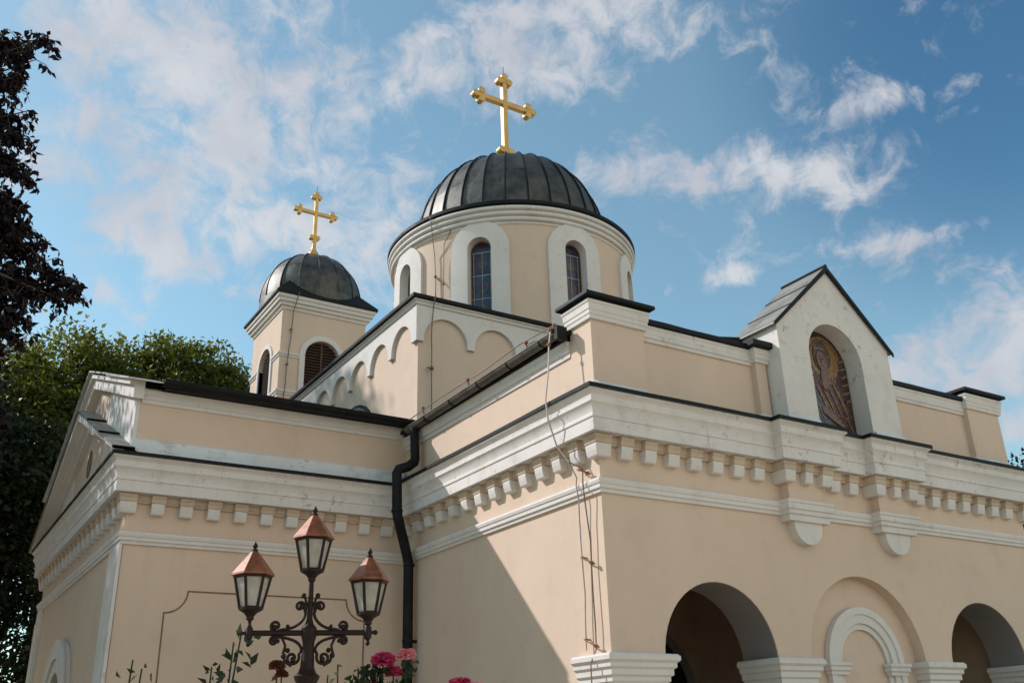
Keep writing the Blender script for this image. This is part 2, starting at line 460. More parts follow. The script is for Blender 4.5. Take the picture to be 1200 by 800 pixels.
# blind arch panel in the middle bay
c = MB(); c.box(A2 - R2 - .05, A2 + R2 + .05, .17, .40, 0, 3.9)
blind = c.build('blind_arch_panel', M['wall'], porch)
def arch_ring(b, cx, zs, r0, r1, y0, y1, zb, n=28):
    poly = [(cx - r1, zb), (cx - r1, zs)] + arc(cx, zs, r1, 180, 0, n)[1:-1] + [(cx + r1, zs), (cx + r1, zb), (cx + r0, zb), (cx + r0, zs)] + arc(cx, zs, r0, 0, 180, n)[1:-1] + [(cx - r0, zs), (cx - r0, zb)]
    b.xz(poly, y0, y1)
c = MB()
AC = 4.44
arch_ring(c, AC, SP, .54, .75, .10, .165, 0)
arch_ring(c, AC, SP, .46, .537, .13, .166, 0)
arch_ring(c, AC, SP, .66, .757, .08, .162, 0)
for sx in (-1, 1):
    xa, xb = sorted((AC + sx * .445, AC + sx * .765))
    c.sweep([(xa, .16), (xa, .078), (xb, .078), (xb, .16)], [(-.02, 2.42), (.015, 2.42), (.015, 2.46), (.04, 2.475), (.04, 2.52), (.06, 2.535), (.06, 2.575), (-.02, 2.58)])
c.build('archivolt', M['white'], porch, smooth=30)
# dark shell inside the two open arches, their shade put into the colour
M['shade_grey'] = plaster('arch shade grey', (.25, .22, .205), grime=.5)
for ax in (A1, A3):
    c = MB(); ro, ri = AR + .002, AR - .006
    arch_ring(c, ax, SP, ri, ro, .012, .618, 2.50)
    c.build('arch_shade_shell', M['shade_grey'], porch, smooth=40)
# interior of the porch
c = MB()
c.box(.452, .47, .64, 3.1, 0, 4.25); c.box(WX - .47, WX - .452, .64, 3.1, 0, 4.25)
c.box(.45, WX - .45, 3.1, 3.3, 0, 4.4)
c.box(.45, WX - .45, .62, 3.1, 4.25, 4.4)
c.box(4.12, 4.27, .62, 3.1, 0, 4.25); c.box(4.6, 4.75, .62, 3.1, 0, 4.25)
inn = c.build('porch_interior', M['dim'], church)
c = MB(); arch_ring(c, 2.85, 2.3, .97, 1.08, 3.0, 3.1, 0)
c.build('door_surround', M['shade_grey'], inn, smooth=30)
c = MB(); c.xz([(1.89, 0), (1.89, 2.3)] + arc(2.85, 2.3, .96, 180, 0)[1:-1] + [(3.81, 2.3), (3.81, 0)], 3.05, 3.09)
c.build('door', M['dark'], inn)

# ---- side wing wall
b = MB()
b.box(TX, 0, TY0, TY0 + .45, 0, 5.68)
yc = 9.4
poly = [(TY0 + .45, 0), (yc - .62, 0), (yc - .62, 2.38)] + arc(yc, 2.38, .62, 180, 0)[1:-1] + [(yc + .62, 2.38), (yc + .62, 0), (TY1, 0), (TY1, 5.68), (TY0 + .45, 5.68)]
b.yz(poly, TX, TX + .45)
b.box(TX + .45, 3, TY1 - .45, TY1, 0, 5.68)
wing = b.build('side_wing_wall', M['wall'], church)
for y0, y1 in ((TY0, TY0 + .62), (TY1 - .62, TY1)):
    c = MB(); c.box(TX - .05, TX + .01, y0, y1, 0, 4.44)
    c.box(TX - .075, TX - .045, y0 + .1, y1 - .1, 0, 4.2)
    if y0 == TY0: c.box(TX - .048, TX - .002, TY0 - .03, TY0 + .001, 0, 4.44)
    c.build('corner_pilaster', M['white'], wing)
def ring_yz(b, cy, zs, r0, r1, x0, x1, zb, n=28):
    poly = [(cy - r1, zb), (cy - r1, zs)] + arc(cy, zs, r1, 180, 0, n)[1:-1] + [(cy + r1, zs), (cy + r1, zb), (cy + r0, zb), (cy + r0, zs)] + arc(cy, zs, r0, 0, 180, n)[1:-1] + [(cy - r0, zs), (cy - r0, zb)]
    b.yz(poly, x0, x1)
c = MB(); ring_yz(c, yc, 2.38, .62, 1.12, TX - .09, TX + .0, .9); ring_yz(c, yc, 2.38, .85, 1.15, TX - .13, TX - .085, .9)
win = c.build('arched_window', M['white'], church, smooth=30)
c = MB(); c.box(TX + .2, TX + .22, yc - .63, yc + .63, .9, 3.02); c.build('pane', M['dark'], win)
c = MB(); c.box(TX + .15, TX + .2, yc - .03, yc + .03, .9, 3.0); ring_yz(c, yc, 2.38, .56, .625, TX + .14, TX + .2, .9); c.build('window_frame', M['frame'], win)
# painted panel outline on the wing front
def polyline_strip(b, pts, y, wd=.022, t=.004):
    for (x0, z0), (x1, z1) in zip(pts[:-1], pts[1:]):
        d = Vector((x1 - x0, z1 - z0)); L = d.length
        if L < 1e-6: continue
        d /= L; n = Vector((-d.y, d.x)) * wd * .5; e = d * wd * .3
        q = [(x0 - e.x + n.x, z0 - e.y + n.y), (x1 + e.x + n.x, z1 + e.y + n.y), (x1 + e.x - n.x, z1 + e.y - n.y), (x0 - e.x - n.x, z0 - e.y - n.y)]
        b.xz(q, y - t, y + .001)
        t += .00012
c = MB()
pl = [(-3.73, .8), (-3.73, 3.53)] + [(-3.73 + .31 * math.sin(rad(a)), 3.84 - .31 * math.cos(rad(a))) for a in range(0, 91, 10)] + [(-.99, 3.84)]
pl += [(-.99 + .31 * (1 - math.cos(rad(a))), 3.84 - .31 * math.sin(rad(a))) for a in range(0, 91, 10)] + [(-.68, .8)]
polyline_strip(c, pl, TY0)
c.build('panel_moulding', M['line'], wing)

# ---- cornice running round wing and porch
path = [(TX, TY1), (TX, TY0), (0, TY0), (0, 0), (3.06, 0), (3.06, -.15), (3.76, -.15), (3.76, 0), (4.92, 0), (4.92, -.15), (5.62, -.15), (5.62, 0), (WX, 0), (WX, 8)]
cor = [(-.01, 5.15), (.22, 5.15), (.22, 5.31), (.235, 5.315), (.235, 5.345), (.225, 5.36), (.235, 5.42), (.265, 5.47), (.285, 5.49), (.285, 5.52), (.27, 5.53), (.275, 5.575), (.30, 5.61), (.325, 5.625), (.325, 5.655), (-.01, 5.655)]
c = MB(); c.sweep(path, cor)
cornice = c.build('cornice', M['whiteworn'], church, smooth=25)
# thin black drip flashing with a slightly uneven edge
def wavy(path, step=.55):
    out = []
    for p, q in zip(path[:-1], path[1:]):
        p = Vector(p); q = Vector(q); L = (q - p).length; n = max(1, int(L / step))
        d = (q - p).normalized(); nr = Vector((d.y, -d.x))
        for i in range(n):
            t = p + (q - p) * i / n
            if i > 0: t = t + nr * rnd.uniform(-.008, .010)
            out.append((t.x, t.y))
    out.append(tuple(path[-1])); return out
c = MB(); c.sweep(wavy(path), [(-.01, 5.66), (.335, 5.656), (.345, 5.645), (.35, 5.65), (.348, 5.70), (-.01, 5.76)])
c.build('drip_flashing', M['black'], cornice)
c = MB(); c.sweep(path, [(-.01, 5.035), (.045, 5.035), (.05, 5.06), (.07, 5.075), (.07, 5.147), (-.01, 5.147)])
c.build('bed_moulding', M['soffit'], cornice, smooth=25)
# string course
strp = [(-.01, 4.445), (.035, 4.445), (.04, 4.49), (.062, 4.495), (.062, 4.54), (.075, 4.55), (.085, 4.585), (.075, 4.615), (-.01, 4.625)]
path_s = [(TX, TY1), (TX, TY0), (0, TY0), (0, 0), (3.06, 0)]
for pth in ([(TX, TY1), (TX, TY0), (0, TY0), (0, 0), (3.04, 0)], [(3.78, 0), (4.90, 0)], [(5.64, 0), (WX, 0), (WX, 8)]):
    c = MB(); c.sweep(pth, strp); c.build('string_course', M['white'], church, smooth=25)

# ---- modillions
mod_prof = [(-.005, 5.145), (.15, 5.145), (.15, 5.105), (.135, 5.09), (.13, 5.035), (.12, 5.028), (.12, 5.0), (.11, 4.94), (.09, 4.885), (.08, 4.872), (-.005, 4.872)]
def modillion(px, py, nx, ny, wd=.205):
    c = MB(); tx, ty = -ny, nx
    # upper block a little wider than the lower tapering face
    def P(s): return lambda a, z: (px + nx * a + tx * s, py + ny * a + ty * s, z)
    c.prism([q for q in mod_prof if q[1] >= 5.03] + [(-.005, 5.035)], P(-wd / 2), P(wd / 2))
    low = [(-.005, 5.034), (.12, 5.034), (.12, 5.0), (.112, 4.95), (.095, 4.89), (.082, 4.872), (-.005, 4.872)]
    c.cur = 1; c.prism(low, P(-wd / 2 + .012), P(wd / 2 - .012))
    c.build('modillion', [M['soffit'], M['white']], cornice, bevel=.006)
def row(p, q, n, nx, ny, **k):
    for i in range(n):
        t = i / (n - 1) if n > 1 else .5
        modillion(p[0] + (q[0] - p[0]) * t, p[1] + (q[1] - p[1]) * t, nx, ny, **k)
def corner_modillion(pth):
    c = MB(); c.sweep(pth, [q for q in mod_prof if q[1] >= 5.03] + [(-.005, 5.035)])
    c.cur = 1
    c.sweep(pth, [(-.005, 5.034), (.12, 5.034), (.12, 5.0), (.112, 4.95), (.095, 4.89), (.082, 4.872), (-.005, 4.872)])
    c.build('modillion', [M['soffit'], M['white']], cornice, bevel=.006)
row((.36, 0), (2.62, 0), 7, 0, -1)
for x0 in (3.06, 4.92):
    corner_modillion([(x0, .0), (x0, -.15), (x0 + .085, -.15)])
    modillion(x0 + .35, -.15, 0, -1, wd=.17)
    corner_modillion([(x0 + .615, -.15), (x0 + .70, -.15), (x0 + .70, 0)])
row((4.12, 0), (4.50, 0), 2, 0, -1)
row((6.0, 0), (8.26, 0), 7, 0, -1)
corner_modillion([(0, .11), (0, 0), (.11, 0)])
corner_modillion([(WX - .11, 0), (WX, 0), (WX, .11)])
corner_modillion([(TX, TY0 + .11), (TX, TY0), (TX + .11, TY0)])
row((0, .36), (0, 5.2), 13, -1, 0)
row((TX + .41, TY0), (-.36, TY0), 10, 0, -1)
row((TX, TY0 + .41), (TX, TY1 - .2), 19, -1, 0)

# ---- consoles under the gable
for x0 in (3.06, 4.92):
    c = MB(); x1 = x0 + .70; xm = (x0 + x1) / 2
    c.box(x0 + .02, x1 - .02, -.15, .01, 4.62, 5.15)
    con = c.build('console', M['wall'], church)
    c = MB()
    c.sweep([(x0 - .02, .01), (x0 - .02, -.15), (x1 + .02, -.15), (x1 + .02, .01)], [(-.06, 4.36), (.02, 4.36), (.02, 4.445), (.045, 4.45), (.045, 4.50), (.07, 4.515), (.07, 4.585), (.085, 4.60), (.085, 4.635), (-.06, 4.64)])
    c.box(x0 - .01, x1 + .01, -.14, .01, 4.362, 4.638)
    c.xz([(xm - .27, 4.365)] + [(xm + .27 * math.cos(rad(a)), 4.33 + .27 * math.sin(rad(a))) for a in range(180, 361, 10)] + [(xm + .27, 4.365)], -.125, .01)
    c.build('console_base', M['white'], con, smooth=30)

# ---- porch attic: parapet, pedestals, coping
b = MB()
b.box(.86, 3.17, .10, .45, 5.66, 6.84)
par = b.build('parapet_wall', M['wall'], church)
b = MB(); b.box(5.55, 7.90, .10, .45, 5.66, 6.84); b.build('parapet_wall', M['wall'], church)
b = MB(); b.box(0.012, .40, .46, TY0 + .2, 5.66, 6.58); b.build('attic_wall', M['wall'], church)
for pth in ([(.88, .10), (2.93, .10)], [(5.6, .10), (7.87, .10)]):
    c = MB(); c.sweep(pth, [(-.02, 6.63), (.03, 6.63), (.035, 6.67), (.055, 6.685), (.055, 6.73), (.06, 6.74), (.06, 6.80), (.075, 6.82), (.075, 6.85), (-.02, 6.855)])
    c.build('parapet_moulding', M['whiteworn'], par, smooth=25)
    c = MB(); c.sweep(wavy(pth, .4), [(-.40, 6.857), (.10, 6.857), (.11, 6.865), (.112, 6.925), (.09, 6.94), (-.40, 6.975)])
    c.build('coping', M['black'], par)
def pedestal(x0, x1, y0, y1, zt=6.74, e=0.0):
    c = MB(); c.box(x0, x1, y0, y1, 5.66, zt)
    p = c.build('pedestal', M['wall'], church)
    q = [(x0, y1), (x0, y0), (x1, y0), (x1, y1)]
    c = MB(); c.sweep(q, [(-.01, zt - .01), (.035, zt - .01), (.04, zt + .04), (.05, zt + .05), (.05, zt + .10), (.06, zt + .11), (.065, zt + .19), (.08, zt + .21), (.08, zt + .24), (-.01, zt + .275)], closed=True)
    c.build('pedestal_cap', M['white'], p, smooth=25)
    c = MB(); c.sweep(q, [(-.3, zt + .277), (.125, zt + .277), (.135, zt + .285), (.132, zt + .33), (.09, zt + .345), (-.3, zt + .385)] if min(x1 - x0, y1 - y0) > .6 else [(-.08, zt + .277), (.125, zt + .277), (.135, zt + .285), (.132, zt + .33), (.09, zt + .345), (-.08, zt + .375)], closed=True)
    c.box(x0 + .05, x1 - .05, y0 + .05, y1 - .05, zt + .28, zt + .36)
    c.build('pedestal_coping', M['black'], p)
pedestal(0, .87, 0, .46)
pedestal(7.87, WX, 0, .46)
# slim pilaster beside the gable
c = MB(); c.box(2.93, 3.13, .0, .3, 5.66, 6.80)
p = c.build('parapet_pilaster', M['wall'], church)
c = MB(); c.sweep([(2.93, .3), (2.93, 0), (3.13, 0), (3.13, .3)], [(-.05, 6.66), (.03, 6.66), (.035, 6.70), (.055, 6.72), (.055, 6.77), (.07, 6.79), (.075, 6.86), (-.05, 6.865)]); c.build('pilaster_cap', M['white'], p, smooth=25)
c = MB(); c.sweep([(2.93, .3), (2.93, 0), (3.13, 0), (3.13, .3)], [(-.06, 6.868), (.13, 6.868), (.15, 6.88), (.145, 6.96), (.05, 7.0), (-.06, 7.02)]); c.build('pilaster_coping', M['black'], p)
# pale mortar skirts above the cornice flashing
sk = [(-.02, 5.70), (.10, 5.735), (.07, 5.80), (.012, 5.885), (-.02, 5.90)]
for pth in ([(0, .3), (0, 0), (.87, 0), (.87, .1), (2.93, .1), (2.93, 0), (3.13, 0)], [(5.6, .1), (7.87, .1), (7.87, 0), (WX, 0), (WX, .4)]):
    c = MB(); c.sweep(wavy(pth, .5), sk); c.build('mortar_skirt', M['skirt'], par, smooth=40)
c = MB(); c.sweep(wavy([(TX, TY0 + .3), (TX, TY0 + .02), (-.05, TY0 + .02)], .5), [(-.02, 5.72), (.09, 5.76), (.05, 5.98), (.02, 6.0), (-.02, 6.01)])
wskirt = c.build('mortar_skirt', M['skirt'], wing, smooth=40)

# ---- porch side eave: moulding, soffit, gutter, roof
c = MB(); c.sweep([(0.01, TY0 + .1), (0.01, .47)], [(-.02, 6.36), (.02, 6.36), (.025, 6.42), (.05, 6.43), (.055, 6.50), (.075, 6.52), (.08, 6.575), (-.02, 6.58)])
c.build('eave_moulding', M['white'], par, smooth=25)
c = MB(); c.box(-.10, .6, .47, TY0 - .1, 6.585, 6.61); c.build('eave_board', M['black'], par)
c = MB()
rise = .17
def rz(x): return 6.70 + (x + .12) * rise
c.add([(-.13, .42, rz(-.13)), (4.38, .42, rz(4.38)), (9.05, .42, rz(-.29)), (-.13, 7.2, rz(-.13)), (4.38, 7.2, rz(4.38)), (9.05, 7.2, rz(-.29)),
       (-.13, .42, rz(-.13) - .06), (4.38, .42, rz(4.38) - .06), (9.05, .42, rz(-.29) - .06), (-.13, 7.2, rz(-.13) - .06), (4.38, 7.2, rz(4.38) - .06), (9.05, 7.2, rz(-.29) - .06)],
      [(0, 1, 4, 3), (1, 2, 5, 4), (6, 9, 10, 7), (7, 10, 11, 8), (0, 3, 9, 6), (2, 8, 11, 5), (0, 6, 7, 1), (1, 7, 8, 2), (3, 4, 10, 9), (4, 5, 11, 10)])
c.build('porch_roof', M['black'], church)
def gutter(p, q, r, mat, parent, capz=True):
    c = MB(); p = Vector(p); q = Vector(q); d = (q - p).normalized(); s = Vector((d.y, -d.x, 0))
    prof = [(r * math.cos(rad(a)), r * math.sin(rad(a))) for a in range(180, 361, 15)] + [((r - .008) * math.cos(rad(a)), (r - .008) * math.sin(rad(a))) for a in range(360, 179, -15)]
    c.prism(prof, lambda a, b: tuple(p + s * a + Vector((0, 0, b))), lambda a, b: tuple(q + s * a + Vector((0, 0, b))))
    for e in (p, q):
        half = [(r * math.cos(rad(a)), r * math.sin(rad(a))) for a in range(180, 361, 15)]
        c.prism(half, lambda a, b: tuple(e + s * a + Vector((0, 0, b)) + d * .002), lambda a, b: tuple(e + s * a + Vector((0, 0, b)) - d * .006))
    for sx in (-1, 1): c.tube([p + s * sx * r, q + s * sx * r], .011, 6)
    o = c.build('gutter', mat, parent, smooth=40)
    L = (q - p).length; n = int(L / .85)
    for i in range(n):
        t = p + d * (.35 + i * .85)
        c = MB(); c.prism([((r + .004) * math.cos(rad(a)), (r + .004) * math.sin(rad(a))) for a in range(180, 361, 20)] + [((r + .012) * math.cos(rad(a)), (r + .012) * math.sin(rad(a))) for a in range(360, 179, -20)],
                lambda a, b: tuple(t + s * a + Vector((0, 0, b)) - d * .012), lambda a, b: tuple(t + s * a + Vector((0, 0, b)) + d * .012))
        c.build('gutter_bracket', M['black'], o)
    return o
gut = gutter((-.17, .50, 6.69), (-.17, 4.98, 6.62), .078, M['gutter'], church)
c = MB(); c.box(-.25, -.09, .40, .493, 6.56, 6.74); c.build('gutter_end_box', M['black'], gut)

# ---- gable shrine with icon niche
GX0, GX1, GXM, GE, GA, GF, GB = 3.17, 5.62, 4.43, 7.25, 8.37, -.27, .56
NC, NR, NS = 4.37, .575, 6.87
b = MB()
poly = [(GX0, 5.74), (NC - NR, 5.74), (NC - NR, NS)] + arc(NC, NS, NR, 180, 0)[1:-1] + [(NC + NR, NS), (NC + NR, 5.74), (GX1, 5.74), (GX1, GE), (GXM, GA), (GX0, GE)]
b.xz(poly, GF, GB)
b.box(NC - NR - .05, NC + NR + .05, .06, .3, 5.745, 7.6)
gable = b.build('gable_shrine', plaster('worn gable plaster', (.70, .65, .595), grime=.35, chips=.6, streak=.35, patch=.06, dirt=(.30, .24, .18)), church)
gsk = [(-.02, 5.71), (.06, 5.735), (.03, 5.83), (-.02, 5.86)]
for pth in ([(GX0, .05), (GX0, GF), (NC - NR - .02, GF)], [(NC + NR + .02, GF), (GX1, GF), (GX1, .08)]):
    c = MB(); c.sweep(pth, gsk); c.build('gable_skirt', M['skirt'], gable, smooth=40)
# stepped sheet roof
for sgn, xe in ((-1, GX0), (1, GX1)):
    for k in range(3):
        t0, t1 = k / 3, (k + 1.06) / 3 if k < 2 else 1.0
        ex = xe + sgn * .07
        ez = GE - .07 * (GA - GE) / abs(GXM - xe)
        P = lambda t: (ex + (GXM - ex) * t, ez + (GA - ez) * t)
        (xa, za), (xb, zb) = P(t0), P(t1)
        zo = .012 + .016 * k
        c = MB(); c.xz([(xa, za + zo), (xb, zb + zo), (xb, zb + zo + .022), (xa, za + zo + .022)], GF - .03, GB + .04)
        c.build('gable_roof', M['zinc'], gable)
        if k: 
            c = MB(); c.xz([(xa - sgn * 0, za + zo - .012), (xa + sgn * .008, za + zo - .018), (xa + sgn * .008, za + zo + .018), (xa, za + zo + .026)], GF - .035, GB + .045)
            c.build('roof_seam', M['black'], gable)
c = MB()
for sgn, xe in ((-1, GX0), (1, GX1)):
    ex = xe + sgn * .085; ez = GE - .085 * (GA - GE) / abs(GXM - xe)
    c.xz([(ex, ez - .02), (GXM, GA - .02), (GXM, GA + .075), (ex, ez + .045)], GF - .055, GF - .032)
c.build('verge_flashing', M['black'], gable)
c = MB(); c.tube([(GXM, GF - .05, GA + .075), (GXM, GB + .04, GA + .075)], .03, 8); c.build('ridge_cap', M['black'], gable)

# icon: a winged saint, thin relief pieces on a panel
icon = MB(); icon.xz([(NC - NR + .004, 5.76), (NC - NR + .004, NS)] + arc(NC, NS, NR - .004, 180, 0)[1:-1] + [(NC + NR - .004, NS), (NC + NR - .004, 5.76)], .025, .058)
icon = icon.build('icon_panel', M['ic_bg'], church)
def relief(name, poly, mat, lay):
    c = MB(); c.xz(poly, .024 - .006 * lay, .026); c.build(name, mat, icon)
def ell(cx, cz, a, bb, n=22, rot=0):
    o = []
    for i in range(n):
        t = 2 * PI * i / n; x, z = a * math.cos(t), bb * math.sin(t); cr, sr = math.cos(rad(rot)), math.sin(rad(rot))
        o.append((cx + x * cr - z * sr, cz + x * sr + z * cr))
    return o
def clipn(poly):
    r = []
    for x, z in poly:
        x = min(max(x, NC - NR + .02), NC + NR - .02)
        if z > NS:
            d = math.hypot(x - NC, z - NS)
            if d > NR - .02: x, z = NC + (x - NC) * (NR - .02) / d, NS + (z - NS) * (NR - .02) / d
        r.append((x, max(z, 5.77)))
    return r
relief('halo', clipn(ell(4.44, 6.97, .38, .40)), M['ic_gold'], 1)
relief('halo_rim', clipn(ell(4.44, 6.97, .33, .35)), M['ic_bg'], 1.6)
relief('halo_field', clipn(ell(4.44, 6.97, .31, .33)), M['ic_gold'], 2.2)
relief('wing', clipn([(4.62, 6.55), (4.74, 6.95), (4.86, 7.18), (4.93, 6.95), (4.92, 6.3), (4.88, 5.9), (4.75, 6.2)]), M['ic_hood'], 2)
for i in range(6):
    z = 6.98 - i * .13
    relief('wing_feather', clipn([(4.76, z), (4.92, z + .05), (4.92, z + .085), (4.76, z + .035)]), M['ic_pale'], 3)
relief('robe', clipn([(4.02, 6.58), (4.2, 6.72), (4.5, 6.72), (4.72, 6.55), (4.86, 6.2), (4.9, 5.77), (4.1, 5.77), (3.98, 6.2)]), M['ic_robe'], 3)
relief('mantle', clipn([(3.9, 6.6), (4.08, 6.62), (4.3, 6.2), (4.45, 5.9), (4.5, 5.77), (3.82, 5.77), (3.82, 6.3)]), M['ic_blue'], 4)
relief('hair', clipn(ell(4.39, 7.03, .19, .25)), M['ic_hood'], 4)
relief('neck', clipn([(4.33, 6.85), (4.47, 6.85), (4.52, 6.6), (4.36, 6.55), (4.30, 6.65)]), M['ic_skin'], 5)
relief('face', clipn(ell(4.36, 6.95, .105, .155, rot=8)), M['ic_skin'], 6)
relief('headband', clipn([(4.22, 7.10), (4.33, 7.14), (4.44, 7.12), (4.44, 7.15), (4.33, 7.17), (4.22, 7.13)]), M['ic_pale'], 6)
for ex in (4.315, 4.395):
    relief('eye', ell(ex, 6.985, .026, .009), M['ic_hood'], 7); relief('brow', [(ex - .035, 7.015), (ex, 7.03), (ex + .035, 7.015), (ex, 7.022)], M['ic_hood'], 7)
relief('nose', [(4.345, 6.985), (4.36, 6.985), (4.365, 6.915), (4.335, 6.915)], M['ic_robe'], 7)
relief('mouth', ell(4.352, 6.875, .032, .009), M['ic_robe'], 7)
for i, (x0, z0, x1, z1) in enumerate(((4.25, 6.6, 4.55, 5.95), (4.38, 6.62, 4.66, 6.0), (4.52, 6.62, 4.74, 6.1), (4.05, 6.4, 4.28, 5.85), (3.98, 6.2, 4.12, 5.8), (4.62, 6.5, 4.8, 5.95), (4.18, 6.5, 4.4, 5.95), (4.3, 6.3, 4.62, 5.8), (4.7, 6.1, 4.84, 5.8))):
    relief('drapery_fold', clipn([(x0, z0), (x0 + .035, z0), ((x0 + x1) / 2 + .05, (z0 + z1) / 2), (x1, z1), ((x0 + x1) / 2 + .01, (z0 + z1) / 2)]), M['ic_pale'] if i % 2 else M['ic_gold'], 5)
relief('hand', clipn([(4.2, 6.18), (4.28, 6.2), (4.45, 6.1), (4.62, 5.98), (4.66, 5.93), (4.6, 5.92), (4.4, 6.0), (4.22, 6.1)]), M['ic_skin'], 7)
relief('hand', clipn([(4.28, 6.62), (4.36, 6.66), (4.42, 6.58), (4.38, 6.46), (4.31, 6.5)]), M['ic_skin'], 7)

# ---- side wing attic, pediment and roof
b = MB()
RS = .355
def az_(y): return 6.92 + RS * (4.0 - abs(y - yc))
b.box(TX + .012, .2, TY0 + .02, TY0 + .4, 5.66, 6.80)
b.yz([(TY0 + .4, 5.66), (TY1 - .02, 5.66), (TY1 - .02, az_(TY1) - .12), (yc, az_(yc) - .12), (TY0 + .4, az_(TY0 + .4) - .12)], TX + .012, TX + .4)
attic = b.build('attic_wall', M['wall'], church)
for s in (-1, 1):
    ya, yb = yc + s * 3.98, yc + s * 1.55
    c = MB(); c.yz([(ya, 5.67), (yb, 5.67), (yb, az_(yb) - .13), (ya, az_(ya) - .13)], TX - .05, TX + .01)
    c.build('attic_pier', M['white'], attic)
for s in (-1, 1):
    c = MB()
    ya, yb = yc + s * 4.12, yc
    c.yz([(ya, az_(ya) - .30), (yb, az_(yb) - .30), (yb, az_(yb) - .10), (ya, az_(ya) - .10)], TX - .13, TX + .02)
    c.yz([(ya, az_(ya) - .10), (yb, az_(yb) - .10), (yb, az_(yb) - .02), (ya, az_(ya) - .02)], TX - .2, TX + .02)
    c.build('rake_moulding', M['white'], attic)
    for k in range(2):
        y0 = yc + s * (4.3 - 2.15 * k); y1 = yc + s * (2.10 - 2.10 * k)
        c = MB(); z0 = -.015 + .022 * k
        c.yz([(y0, az_(y0) + z0), (y1, az_(y1) + z0), (y1, az_(y1) + z0 + .03), (y0, az_(y0) + z0 + .03)], TX - .26, TX + .5)
        c.build('rake_capping', M['palezinc'], attic)
        c = MB(); c.yz([(y0, az_(y0) + z0 + .026), (y0 - s * .04, az_(y0 - s * .04) + z0 + .03), (y0 - s * .04, az_(y0 - s * .04) + z0 + .045), (y0, az_(y0) + z0 + .045)], TX - .265, TX + .5)
        c.build('capping_seam', M['black'], attic)
c = MB(); c.sweep([(TX + .02, TY0 + .02), (.0, TY0 + .02)], [(-.02, 6.55), (.025, 6.55), (.03, 6.60), (.05, 6.615), (.05, 6.66), (.07, 6.68), (.085, 6.75), (-.02, 6.76)])
c.build('attic_moulding', M['white'], attic, smooth=25)
# roof
c = MB(); ov = .3
e0, e1 = TY0 - ov, TY1 + ov
c.yz([(e0, az_(e0) - .06), (yc, az_(yc) - .06), (e1, az_(e1) - .06), (e1, az_(e1) - .0), (yc, az_(yc) - .0), (e0, az_(e0) - .0)], TX + .5, 3.0)
c.build('side_wing_roof', M['black'], church)
gw = gutter((TX + .25, TY0 - .30, 6.84), (-.02, TY0 - .30, 6.81), .085, M['black'], church)
c = MB(); c.box(TX + .3, -.02, TY0 - .22, TY0 + .1, 6.76, 6.80); c.build('eave_board', M['black'], attic)
# pediment
PA = 7.52; PE = 5.72
def pz(y): return PE + (PA - PE) * (1 - abs(y - yc) / 4.33)
c = MB(); c.yz([(yc - 4.0, 5.70), (yc + 4.0, 5.70), (yc, pz(yc) - .1)], TX - .02, TX + .012)
c2 = c
ped = c.build('pediment', M['wall'], church)
for s in (-1, 1):
    ya = yc + s * 4.33
    for lo, hi, xo in ((-.34, -.22, -.12), (-.22, -.13, -.2), (-.13, .0, -.33)):
        c = MB(); c.yz([(ya, pz(ya) + lo if lo > -.1 else max(5.70, pz(ya) + lo)), (yc, pz(yc) + lo), (yc, pz(yc) + hi), (ya, pz(ya) + max(hi, 0.0))], TX + xo, TX - .022)
        c.build('raking_cornice', M['white'], ped)
    for k in range(3):
        y0 = yc + s * (4.36 - 1.45 * k); y1 = yc + s * max(0, (2.86 - 1.45 * k)); z0 = .004 + .02 * k
        c = MB(); c.yz([(y0, pz(y0) + z0), (y1, pz(y1) + z0), (y1, pz(y1) + z0 + .03), (y0, pz(y0) + z0 + .03)], TX - .36, TX - .052)
        c.build('pediment_capping', M['zinc'], ped)
        c = MB(); c.yz([(y0, pz(y0) + z0 - .005), (y0 - s * .03, pz(y0 - s * .03) + z0 + .03), (y0 - s * .03, pz(y0 - s * .03) + z0 + .045), (y0, pz(y0) + z0 + .045)], TX - .365, TX - .054)
        c.build('capping_seam', M['black'], ped)
c = MB(); c.yz(ell(yc, 6.6, .22, .26), TX - .03, TX - .021); c.build('oculus', M['dark'], ped)

# ---- arcaded dome base
BX0, BX1, BY0, BY1, BZ = .55, 8.45, 6.1, 13.5, 9.55
b = MB(); b.box(BX0, BX1, BY0, BY1, 5.7, BZ)
base = b.build('dome_base_wall', M['wall'], church)
def frieze(n, s0, s1, mapper0, mapper1):
    sp = (s1 - s0 - .16) / n
    pts = [(s0, BZ + .0), (s0, 8.78), (s0 + .16, 8.78)]
    for i in range(n):
        cx = s0 + .08 + sp * (i + .5); r = sp / 2 - .08
        pts += [(cx - r, 8.84)] + [(cx + r * math.cos(rad(a)), 8.84 + r * math.sin(rad(a))) for a in range(170, 5, -10)] + [(cx + r, 8.84)]
        xe = cx + r
        pts += [(xe, 8.78), (xe + .16, 8.78)]
    pts[-1] = (s1, 8.78); pts += [(s1, BZ)]
    c = MB(); c.prism(pts, mapper0, mapper1)
    return c.build('arcade_frieze', M['white'], base)
frieze(7, BX0 - .07, BX1, lambda a, z: (a, BY0 - .07, z), lambda a, z: (a, BY0 + .01, z))
frieze(7, BY0, BY1, lambda a, z: (BX0 - .072, a, z), lambda a, z: (BX0 + .01, a, z))
q = [(BX0, BY1), (BX0, BY0), (BX1, BY0), (BX1, BY1)]
c = MB(); c.sweep(q, [(-.1, BZ - .03), (.10, BZ - .03), (.11, BZ + .015), (.14, BZ + .03), (.14, BZ + .06), (-.1, BZ + .065)], closed=True); c.build('base_moulding', M['white'], base, smooth=25)
c = MB(); c.sweep(q, [(-2, BZ + .066), (.19, BZ + .066), (.20, BZ + .075), (.20, BZ + .14), (.17, BZ + .15), (-2, BZ + .24)], closed=True); c.build('base_coping', M['black'], base)
